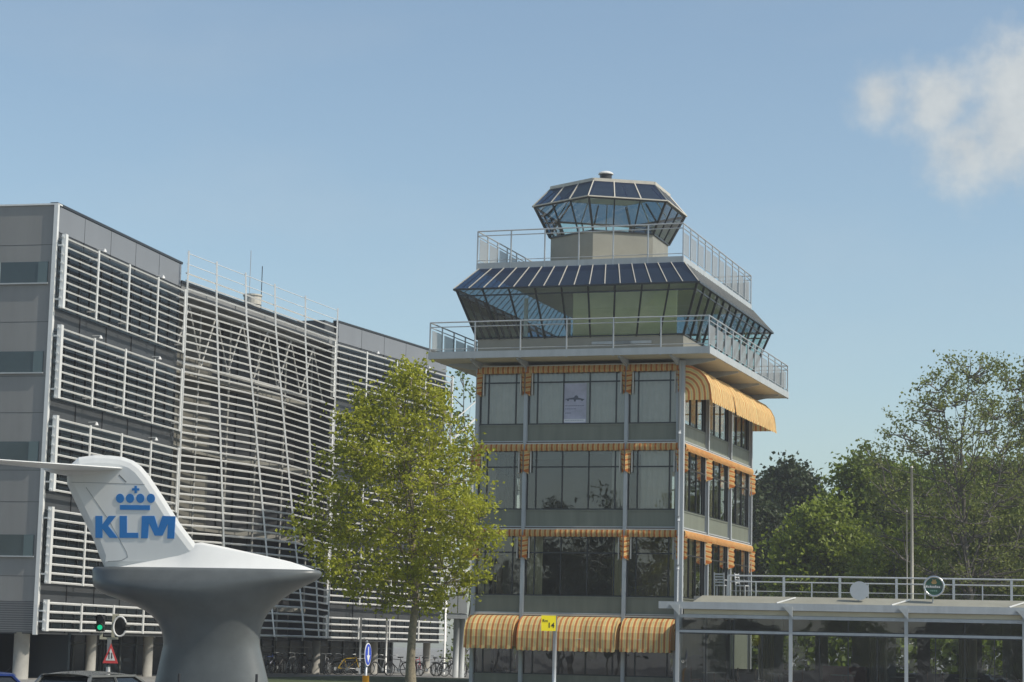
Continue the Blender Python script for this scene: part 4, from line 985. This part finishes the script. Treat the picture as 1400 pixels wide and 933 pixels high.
# ------------------------------------------------------------------ cars
def make_car(col,nm,label,group=None):
    o=empty('parked_car',(0,0,0),0,label,'car',group)
    body=mat(nm,col,.25,.3,.04,3)
    prof=[(-2.05,.35),(-2.08,.62),(-2.0,.92),(-1.55,.98),(1.05,1.0),(1.75,.86),(2.05,.62),(2.05,.35)]
    mb=MB();mb.grid(lambda u,v:(0,0,0),1,1) if False else None
    def section(y,w):return [(x*w if abs(x)>1.9 else x,y,z) for x,z in prof]
    ysx=[(-.86,.98),(-.80,1),(.80,1),(.86,.98)]
    rings=[section(y,w) for y,w in ysx];n=len(prof)
    for r_ in rings: mb.v+=r_
    for k in range(3):
        for i in range(n):
            j=(i+1)%n;mb.f.append((k*n+i,k*n+j,(k+1)*n+j,(k+1)*n+i));mb.uv.append(None)
    mb.f.append(tuple(range(n)));mb.uv.append(None);mb.f.append(tuple(3*n+i for i in reversed(range(n))));mb.uv.append(None)
    mb.build('body',body,o)
    # cabin: glass volume under a curved roof
    low=[(-1.75,.97),(1.15,.99)];
    gm=mat('car_glass',(.01,.012,.014),.05,0,spec=.8)
    mb=MB();b=[(-1.85,-.78,.96),(1.2,-.78,.98),(1.2,.78,.98),(-1.85,.78,.96)];t=[(-1.45,-.60,1.38),(.35,-.60,1.40),(.35,.60,1.40),(-1.45,.60,1.38)]
    mb.hexa(b+t);mb.build('window_band',gm,o)
    mb=MB()
    def rf_(u,v):
        x=-1.55+2.0*u;y=-.64+1.28*v;return (x,y,1.385+.085*math.sin(math.pi*min(1,max(0,.08+u*.86)))*1.0+.04*math.sin(math.pi*v)-.02*(abs(v-.5)>.45))
    mb.grid(rf_,14,10);mb.grid(lambda u,v:(lambda p:(p[0],p[1],1.375))(rf_(u,v)),14,10);mb.build('roof',body,o,smooth=True)
    mb=MB()
    for s in(-1,1):
        mb.bar((-1.85,s*.785,.96),(-1.48,s*.62,1.39),.08,.05);mb.bar((1.2,s*.785,.98),(.36,s*.62,1.40),.07,.05);mb.bar((-.45,s*.79,.97),(-.5,s*.625,1.4),.07,.04)
        mb.bar((-1.5,s*.625,1.40),(.38,s*.625,1.41),.05,.05)
    mb.build('pillar',body,o)
    for x in(-1.3,1.3):
        for s in(-1,1):
            wl=MB().tube((x,s*.87,.32),(x,s*.66,.32),.32,n=20).build('wheel',m_black,o,smooth=False);MB().tube((x,s*.88,.32),(x,s*.80,.32),.19,n=12).build('rim',m_rail,wl)
    for s in(-1,1):
        MB().box((-2.09,s*.78-.08,.68),(-2.0,s*.78+.08,.90)).build('tail_light',mat('tail_red',(.35,.01,.01),.3),o)
        MB().box((1.86,s*.66-.14,.66),(2.03,s*.66+.14,.80)).build('headlight',mat('head_glass',(.6,.6,.6),.15),o)
        MB().box((.55,s*.95-.08,1.0),(.75,s*.95+.08,1.14)).build('mirror',body,o)
    MB().box((-2.11,-.26,.52),(-2.06,.26,.63)).build('number_plate',mat('plate_yellow',(.7,.5,.05),.5),o)
    MB().tube((-1.35,0,1.44),(-1.5,0,1.60),.008,n=4).build('aerial',m_black,o)
    return o
c1=make_car((.16,.165,.16),'car_grey_paint','silver grey hatchback in front of the traffic light pole')
p=aty(140,930,50.5);c1.location=(p.x,p.y,ROADZ+.0);c1.rotation_euler=(0,0,R(68))
zr_=aty(128,917.5,50.5).z-ROADZ;c1.scale=(1,1,zr_/1.50)
c2=make_car((.02,.05,.22),'car_blue_paint','blue car at the left edge of the picture under the office building')
p=aty(-72,930,54);c2.location=(p.x,p.y,ROADZ);c2.rotation_euler=(0,0,R(200))
zr_=aty(0,918,54).z-ROADZ;c2.scale=(1,1,zr_/1.50)
# cars on the near kerb lane, below the frame: they show as reflections in the pavilion glass
cs_=[(3.0,39.5),(8.6,39.8),(14.2,40.2)]
labs=['dark parked car reflected in pavilion glass, nearest the tower','dark parked car reflected in middle of pavilion glass','dark parked car reflected toward right end of pavilion glass']
c3=make_car((.03,.03,.035),'car_black_paint',labs[0],'dark cars along the kerb reflected in the pavilion');c3.scale=(1,1,.95)
for i,(x,y) in enumerate(cs_):
    o=c3 if i==0 else copy_tree(c3);o['label']=labs[i];o.location=(x,y,ROADZ);o.rotation_euler=(0,0,R(3*i))
# ------------------------------------------------------------------ bollards
for px,py,lab in ((245,921,'thin black post in front of the left side of the grey pedestal'),(351,922,'thin black post at the right foot of the grey pedestal')):
    p=aty(px,py,49.5);o=empty('bollard',(p.x,p.y,ROADZ),0,lab,'bollard','black posts round the monument')
    MB().tube((0,0,0),(0,0,p.z-ROADZ),.03,n=8).build('post',m_dark,o);MB().tube((0,0,0),(0,0,.05),.08,n=8).build('base',m_dark,o)
# ------------------------------------------------------------------ bicycles
def make_bike(frame_m,lab):
    o=empty('bicycle',(0,0,0),0,lab,'bicycle','bicycles parked in front of the office')
    for x in (-.53,.53):
        wh=MB().ring((x,0,.34),(0,1,0),.33,.022,n=20,m=5).build('wheel',m_black,o)
        mb=MB()
        for k in range(7):
            a=k*math.pi/7;mb.tube((x-.32*math.cos(a),0,.34-.32*math.sin(a)),(x+.32*math.cos(a),0,.34+.32*math.sin(a)),.003,n=3)
        mb.build('spokes',m_rail,wh)
        MB().ring((x,0,.34),(0,1,0),.36,.012,n=12,m=4,arc=(math.pi*1.05,math.pi*1.9)).build('mudguard',m_dark,wh)
    mb=MB();P=[(-.53,0,.34),(-.08,0,.30),(-.22,0,.82),(.38,0,.86),(.42,0,.72)]
    for a,b in ((0,1),(0,2),(1,2),(1,4),(2,3)): mb.tube(P[a],P[b],.02,n=6)
    mb.tube((.34,0,.98),(.53,0,.34),.018,n=6);mb.build('frame',frame_m,o)
    MB().bar((-.32,0,.95),(-.06,0,.94),.16,.06).tube((-.22,0,.82),(-.19,0,.93),.014,n=5).build('saddle',m_black,o)
    MB().path([(.20,-.27,1.04),(.33,-.2,1.06),(.36,0,1.03),(.33,.2,1.06),(.20,.27,1.04)],.013,5).tube((.34,0,.98),(.36,0,1.04),.014,n=5).build('handlebar',m_rail,o)
    MB().bar((-.78,0,.72),(-.3,0,.74),.14,.02).tube((-.7,0,.72),(-.53,0,.34),.008,n=4).build('rear_rack',m_dark,o)
    MB().tube((-.08,-.03,.30),(-.08,.03,.30),.09,n=10).build('crank',m_rail,o)
    return o
fm={'black':mat('bike_black',(.02,.02,.022),.35),'yellow':mat('bike_yellow',(.70,.45,.02),.35),'red':mat('bike_red',(.45,.02,.03),.35),'grey':mat('bike_grey',(.25,.26,.27),.35),'blue':mat('bike_blue',(.03,.06,.20),.35)}
spots=[(366,'blue','behind the right foot of the grey pedestal'),(380,'black','first black one right of the grey pedestal'),(397,'grey','just right of the pedestal, before the dark doorway'),(413,'black','between pedestal and first round column'),(447,'grey','just right of the first round column'),(459,'black','left of the yellow bicycle'),(476,'yellow','left of the blue traffic sign'),(490,'black','right behind the yellow bicycle'),(521,'grey','right of the yellow bollard'),(543,'black','left of the young tree trunk'),(571,'red','just right of the young tree trunk'),(585,'black','right of the red bicycle'),(597,'grey','third to the right of the tree trunk'),(608,'black','by the office corner post'),(619,'black','left of the stair posts'),(640,'grey','at the left corner of the tower')]
for i,(px,c,wh) in enumerate(spots):
    o=make_bike(fm[c],f'{c} bicycle {wh}')
    d=113.2 if px<560 else 115.5;p=aty(px,924,d);o.location=(p.x,p.y,GZ);o.rotation_euler=(random.uniform(-.06,.06),0,R(random.choice((62,75,250,235,40,20))+random.uniform(-12,12)))
# pedestrian-bright helmet / red crate on a bicycle by the tree
# ------------------------------------------------------------------ trees
def nrand(): return random.gauss(0,1)
def tree(name,label,cat,base,trunk_h,env,leafm,barkm,ncl,lpc,lsize,r0=.14,group=None,spread=.5,twig=.012,seedv=1,cluster=.45,updir=.5,tall=1.0,limb_n=9):
    """env: list of (z, cx, cy, rx, ry) above base giving the crown envelope; leaves sit in clumps on real twigs"""
    rnd=random.Random(seedv)
    o=empty(name,base,0,label,cat,group)
    wood=MB()
    top=env[-1][0];rmax=max(e[3] for e in env)
    def E(z):
        for a,b in zip(env,env[1:]):
            if z<=b[0]:
                t=max(0,(z-a[0])/(b[0]-a[0]));return [a[i]+(b[i]-a[i])*t for i in range(1,5)]
        return list(env[-1][1:])
    # leader
    LP=[];k=10;zt=top*.93
    for i in range(k+1):
        z=zt*i/k;e=E(max(z,env[0][0]));f=0 if z<trunk_h else (z-trunk_h)/(zt-trunk_h)
        LP.append(Vector((e[0]*f*.8+rnd.gauss(0,.04)*(i>0),e[1]*f*.8+rnd.gauss(0,.04)*(i>0),z)))
    def rad(z): return max(.015,r0*(1-.93*min(1,max(0,z)/zt)**.85))
    for a,b in zip(LP,LP[1:]): wood.tube(a,b,rad(a.z)*(1.25 if a.z<.1 else 1),rad(b.z),n=8,cap=False)
    def lead(z):
        t=min(.9999,max(0,z/zt))*k;i=int(t);return LP[i].lerp(LP[i+1],t-i)
    # limbs
    limbs=[]
    for i in range(limb_n):
        zs=trunk_h*.92+(zt*.85-trunk_h*.92)*(i/limb_n)**1.0;st=lead(zs);ang=i*2.4+rnd.uniform(-.4,.4)
        ze_=min(top*.97,zs+(top-zs)*rnd.uniform(.35,.6)*(.6+updir));e=E(ze_);f=rnd.uniform(.7,.95)
        en=Vector((e[0]+e[2]*f*math.cos(ang),e[1]+e[3]*f*math.sin(ang),ze_));md=st.lerp(en,.45)+Vector((0,0,-(ze_-zs)*.12*updir))
        r=rad(zs)*.5;pts=[st,st.lerp(md,.5)+Vector((0,0,.03)),md,md.lerp(en,.5)+Vector((rnd.gauss(0,.1),rnd.gauss(0,.1),.1)),en]
        for j,(a,b) in enumerate(zip(pts,pts[1:])): wood.tube(a,b,r*(1-.22*j),r*(1-.22*(j+1)),n=5,cap=False)
        for j,p_ in enumerate(pts[1:]): limbs.append((p_,r*(1-.2*(j+1))))
    for i in range(14): limbs.append((lead(trunk_h+(zt-trunk_h)*i/13),rad(trunk_h)*.3))
    V=[];Fc=[];tone=[]
    for c in range(ncl):
        z=env[0][0]+(top-env[0][0])*rnd.random();e=E(z)
        for _ in range(6):
            if rnd.random()<max(.12,e[2]/rmax): break
            z=env[0][0]+(top-env[0][0])*rnd.random();e=E(z)
        an_=rnd.uniform(0,2*math.pi);rr_=rnd.random()**.42
        lump=1+.15*math.sin(an_*3+z*1.3+seedv)+.12*math.sin(an_*5+z*3.1)+rnd.gauss(0,.06)
        ctr=Vector((e[0]+e[2]*rr_*lump*math.cos(an_),e[1]+e[3]*rr_*lump*math.sin(an_),z))
        best=min(limbs,key=lambda q:(q[0]-ctr).length+ (2 if q[0].z>ctr.z else 0))
        st=best[0];m_=st.lerp(ctr,.5)+Vector((rnd.gauss(0,.08),rnd.gauss(0,.08),-.05));
        wood.tube(st,m_,twig*1.6,twig,n=3,cap=False);wood.tube(m_,ctr,twig,twig*.4,n=3,cap=False)
        if rnd.random()<.35: limbs.append((m_,twig*2))
        ct=rnd.random();cs_=cluster*rnd.uniform(.6,1.25);ax_=(ctr-m_).normalized()
        for l in range(int(lpc*rnd.uniform(.5,1.4))):
            q=ctr+Vector((rnd.gauss(0,1),rnd.gauss(0,1),rnd.gauss(0,.8)))*cs_*.5+ax_*rnd.uniform(-.6,.5)*cs_
            n_=Vector((rnd.gauss(0,1),rnd.gauss(0,1),rnd.gauss(.5,1))).normalized();a=n_.orthogonal().normalized();a.rotate(Matrix.Rotation(rnd.uniform(0,6.28),3,n_));b=n_.cross(a)
            s=lsize*rnd.uniform(.55,1.25);i=len(V);fold=n_*s*.18
            V+=[tuple(q-a*s*.5),tuple(q+b*s*.36+fold),tuple(q+a*s*.55),tuple(q-b*s*.36+fold)];Fc+=[(i,i+1,i+2),(i,i+2,i+3)]
            t=min(1,max(0,ct*.45+rnd.random()*.55));tone+=[t]*4
    wood.build('trunk',barkm,o,smooth=True)
    me=bpy.data.meshes.new('crown');me.from_pydata(V,[],Fc);at=me.attributes.new('tone','FLOAT','POINT');at.data.foreach_set('value',tone);me.materials.append(leafm)
    cr_=bpy.data.objects.new('crown',me);C.objects.link(cr_);cr_.parent=o
    return o
def env_px(d,basepx,rows,depth=.85,gz=GZ):
    """crown outline given as picture rows (y, xl, xr), turned into metres at distance d"""
    b=aty(basepx,900,d);out=[]
    for y,xl,xr in rows:
        p=aty(xl,y,d);q=aty(xr,y,d);r_=(q.x-p.x)/2;out.append((max(.3+.01*len(out),p.z-gz),(p.x+q.x)/2-b.x,0,r_,max(.3,r_*depth)))
    return Vector((b.x,b.y,gz)),out
b_,e_=env_px(72,563,[(838,520,600),(815,470,632),(790,432,655),(755,410,676),(715,402,683),(675,424,680),(640,436,668),(600,452,640),(560,474,622),(530,494,606),(508,530,595),(497,552,585)])
tree('young_plane_tree','young bright yellow green tree in leaf between office front and tower','tree',b_,aty(563,800,72).z-GZ,e_,m_leafA,m_bark,640,38,.145,r0=.17,seedv=3,cluster=.38,updir=.8,limb_n=14)
# behind the gap and behind the terrace
bg_=[]
def bt(label,d,bpx,rows,lm,ncl,lpc,ls,sd_,bark=m_bark2,r0=.25,cl=.9,name='broadleaf_tree',th=None,**k):
    b_,e_=env_px(d,bpx,rows);tree(name,label,'tree',b_,th or e_[0][0]*.9+.5,e_,lm,bark,ncl,lpc,ls,r0=r0,group='trees behind the pavilion' if bpx>1000 else None,seedv=sd_,cluster=cl,twig=.03,**k)
bt('thin green tree seen in the gap between office and tower',140,632,[(930,600,650),(800,592,662),(700,596,664),(600,604,660),(540,612,652),(500,622,644)],m_leafC,130,26,.26,11,cl=.7)
bt('dark round topped tree just right of the tower',150,1072,[(800,1025,1130),(740,1020,1130),(700,1026,1126),(670,1032,1120),(650,1050,1108),(636,1068,1092)],m_leafB,420,60,.34,12,cl=.75)
bt('dark low tree at the right edge of the tower behind the terrace',145,1035,[(830,985,1080),(780,985,1090),(730,1000,1078),(700,1010,1062),(680,1020,1048)],m_leafB,260,50,.34,13,cl=.9)
bt('yellow green bushy tree right of the dark round topped tree',128,1120,[(840,1050,1200),(790,1055,1196),(750,1062,1190),(725,1080,1176),(700,1100,1160),(686,1120,1148)],m_leafD,420,44,.30,14,cl=.8)
bt('mid green tree left of the tall sparse tree',136,1178,[(840,1100,1262),(780,1110,1262),(720,1120,1256),(680,1128,1244),(650,1140,1226),(632,1156,1200)],m_leafC,520,52,.33,15,cl=.9)
bt('dark full tree behind the pale pale pole',156,1265,[(840,1180,1350),(760,1184,1350),(700,1196,1340),(660,1214,1326),(636,1236,1304)],m_leafC,520,52,.38,16,cl=1.0)
bt('dark green tree behind the tall sparse tree at right',160,1355,[(840,1270,1450),(760,1272,1448),(700,1286,1440),(660,1300,1425),(634,1320,1400)],m_leafC,520,52,.38,17,cl=1.0)
bt('light green small tree low behind the terrace railing under the sparse tree',122,1215,[(840,1160,1275),(800,1160,1275),(770,1170,1262),(745,1190,1245),(730,1205,1230)],m_leafD,200,34,.26,18,cl=.7)
bt('green tree filling the right edge behind the green round sign',126,1345,[(840,1280,1430),(790,1282,1430),(740,1292,1420),(700,1310,1400),(680,1330,1380)],m_leafC,330,40,.30,19,cl=.8)
bt('tall sparse young leaved tree with many upright branches at right',118,1325,[(800,1240,1400),(740,1200,1425),(680,1180,1432),(630,1172,1428),(590,1200,1420),(550,1232,1408),(515,1262,1392),(485,1292,1370)],m_leafE,620,26,.18,20,r0=.24,cl=.5,updir=1.0,limb_n=26,th=4.5)
bt('tall sparse tree cut by the right picture edge',121,1440,[(800,1365,1500),(700,1352,1510),(620,1360,1500),(560,1366,1490),(515,1374,1480),(488,1388,1460)],m_leafE,380,30,.20,21,r0=.25,cl=.5,updir=1.0,limb_n=18,th=4.5)
# distant wood closing the view
for i,(px,top,d) in enumerate(((1010,715,190),(1060,700,200),(1130,700,195),(1195,690,205),(1250,680,195),(1310,680,205),(1370,675,198),(1425,670,205))):
    lab=['far dark tree peeping right beside the tower','far tree below the dark round top','far tree behind the yellow green bushy one','far tree left of the pale pale pole','far tree right behind the pale pale pole','far tree between pale pole and right edge','far tree close to the right picture edge','far tree at the right picture edge'][i]
    bt(lab,d,px,[(870,px-75,px+75),(780,px-72,px+72),(740,px-60,px+60),(top,px-30,px+30)],m_leafB if i%2 else m_leafC,230,34,.55,30+i,cl=1.4)
# row off to the left front, visible only as the reflection in the tower windows
for i,(x,y,h) in enumerate(((-27,46,12.8),(-36,38,9),(-43,30,13.5),(-22,52,7.5),(-56,20,9))):
    e_=[(2.2,0,0,1.6,1.6),(4,0,0,2.8,2.8),(h*.6,0,0,3.0,3.0),(h*.85,0,0,1.8,1.8),(h,0,0,.4,.4)]
    tree('street_tree',['street tree mirrored in the lower left tower windows','street tree mirrored in the middle tower windows','street tree mirrored beside the middle tower windows','small street tree mirrored low in the tower windows','tall street tree mirrored at the left of the tower windows'][i],'tree',Vector((x,y,ROADZ)),2.2,e_,m_leafB,m_bark2,200,26,.28,group='street trees mirrored in the tower glass',seedv=50+i,cluster=.8,twig=.03)
for i in range(9):
    x=-34+i*9.5;y=-48-(i%3)*5;h=5.5+(i*5%4)*.7
    e_=[(.8,0,0,3.0,3.0),(3,0,0,4.6,3.6),(h*.6,0,0,4.4,3.4),(h*.88,0,0,2.4,2.4),(h,0,0,.5,.5)]
    tree('roadside_tree',['first','second','third','fourth','fifth','sixth','seventh','eighth','ninth'][i]+' roadside tree behind the viewer, counted from the left','tree',Vector((x,y,ROADZ)),1.2,e_,m_leafC if i%2 else m_leafB,m_bark2,150,26,.5,group='roadside trees behind the viewer, mirrored in the glass',seedv=70+i,cluster=1.2,twig=.04)
# pale pale pole and slimmer pole behind the terrace
for px,r_,top,lab in ((1247,.10,640,'tall pale grey pole standing before the dark trees, the thicker of two'),(1240,.045,700,'thin pale pole just left of the thicker tall pole')):
    d=112;p=aty(px,800,d);zt=aty(px,top,d).z;o=empty('tall_pole',(p.x,p.y,GZ),0,lab,'pole')
    MB().tube((0,0,0),(0,0,zt-GZ),r_,r_*.6,n=10).build('shaft',m_trim,o,smooth=True)
    MB().tube((0,0,0),(0,0,.5),r_*1.5,n=10).build('base',m_trim,o)
    MB().tube((0,0,zt-GZ),(0,0,zt-GZ+.1),r_*.9,r_*.5,n=10).build('cap',m_trim,o)

# clipped hedge behind the pavilion, seen through its back windows
hd=empty('hedge',(14,112,GZ),-R(12),'dark green hedge behind the pavilion, seen through its glass','hedge')
rnd=random.Random(5);V=[];Fc=[];tone=[]
for i in range(9000):
    q=Vector((rnd.uniform(-14,26),rnd.uniform(-.8,.8)+.3*math.sin(i),rnd.random()**.7*2.7));n_=Vector((rnd.gauss(0,1),rnd.gauss(0,1),rnd.gauss(0,1))).normalized();a=n_.orthogonal();b=n_.cross(a);s_=.17;k=len(V)
    V+=[tuple(q-a*s_),tuple(q+b*s_*.7),tuple(q+a*s_),tuple(q-b*s_*.7)];Fc.append((k,k+1,k+2,k+3));tone+=[rnd.random()]*4
me=bpy.data.meshes.new('foliage');me.from_pydata(V,[],Fc);at=me.attributes.new('tone','FLOAT','POINT');at.data.foreach_set('value',tone);me.materials.append(m_leafC)
ho=bpy.data.objects.new('foliage',me);C.objects.link(ho);ho.parent=hd
wd_=MB()
for i in range(30): wd_.tube((-13.5+i*1.3,0,0),(-13.4+i*1.3,.1,1.9),.04,n=5)
wd_.build('trunk',m_bark2,hd)

# summer air: an even, very thin haze round camera and scene
hm=bpy.data.materials.new('thin_air_haze');hm.use_nodes=True;t=hm.node_tree;t.nodes.clear()
o_=t.nodes.new('ShaderNodeOutputMaterial');pv=t.nodes.new('ShaderNodeVolumePrincipled');pv.inputs['Color'].default_value=(.93,.95,.98,1);pv.inputs['Density'].default_value=.0005;pv.inputs['Anisotropy'].default_value=.2
t.links.new(pv.outputs[0],o_.inputs['Volume'])
tag(MB().box((-720,-620,-3.3),(720,920,26)).build('haze',hm),kind='stuff')
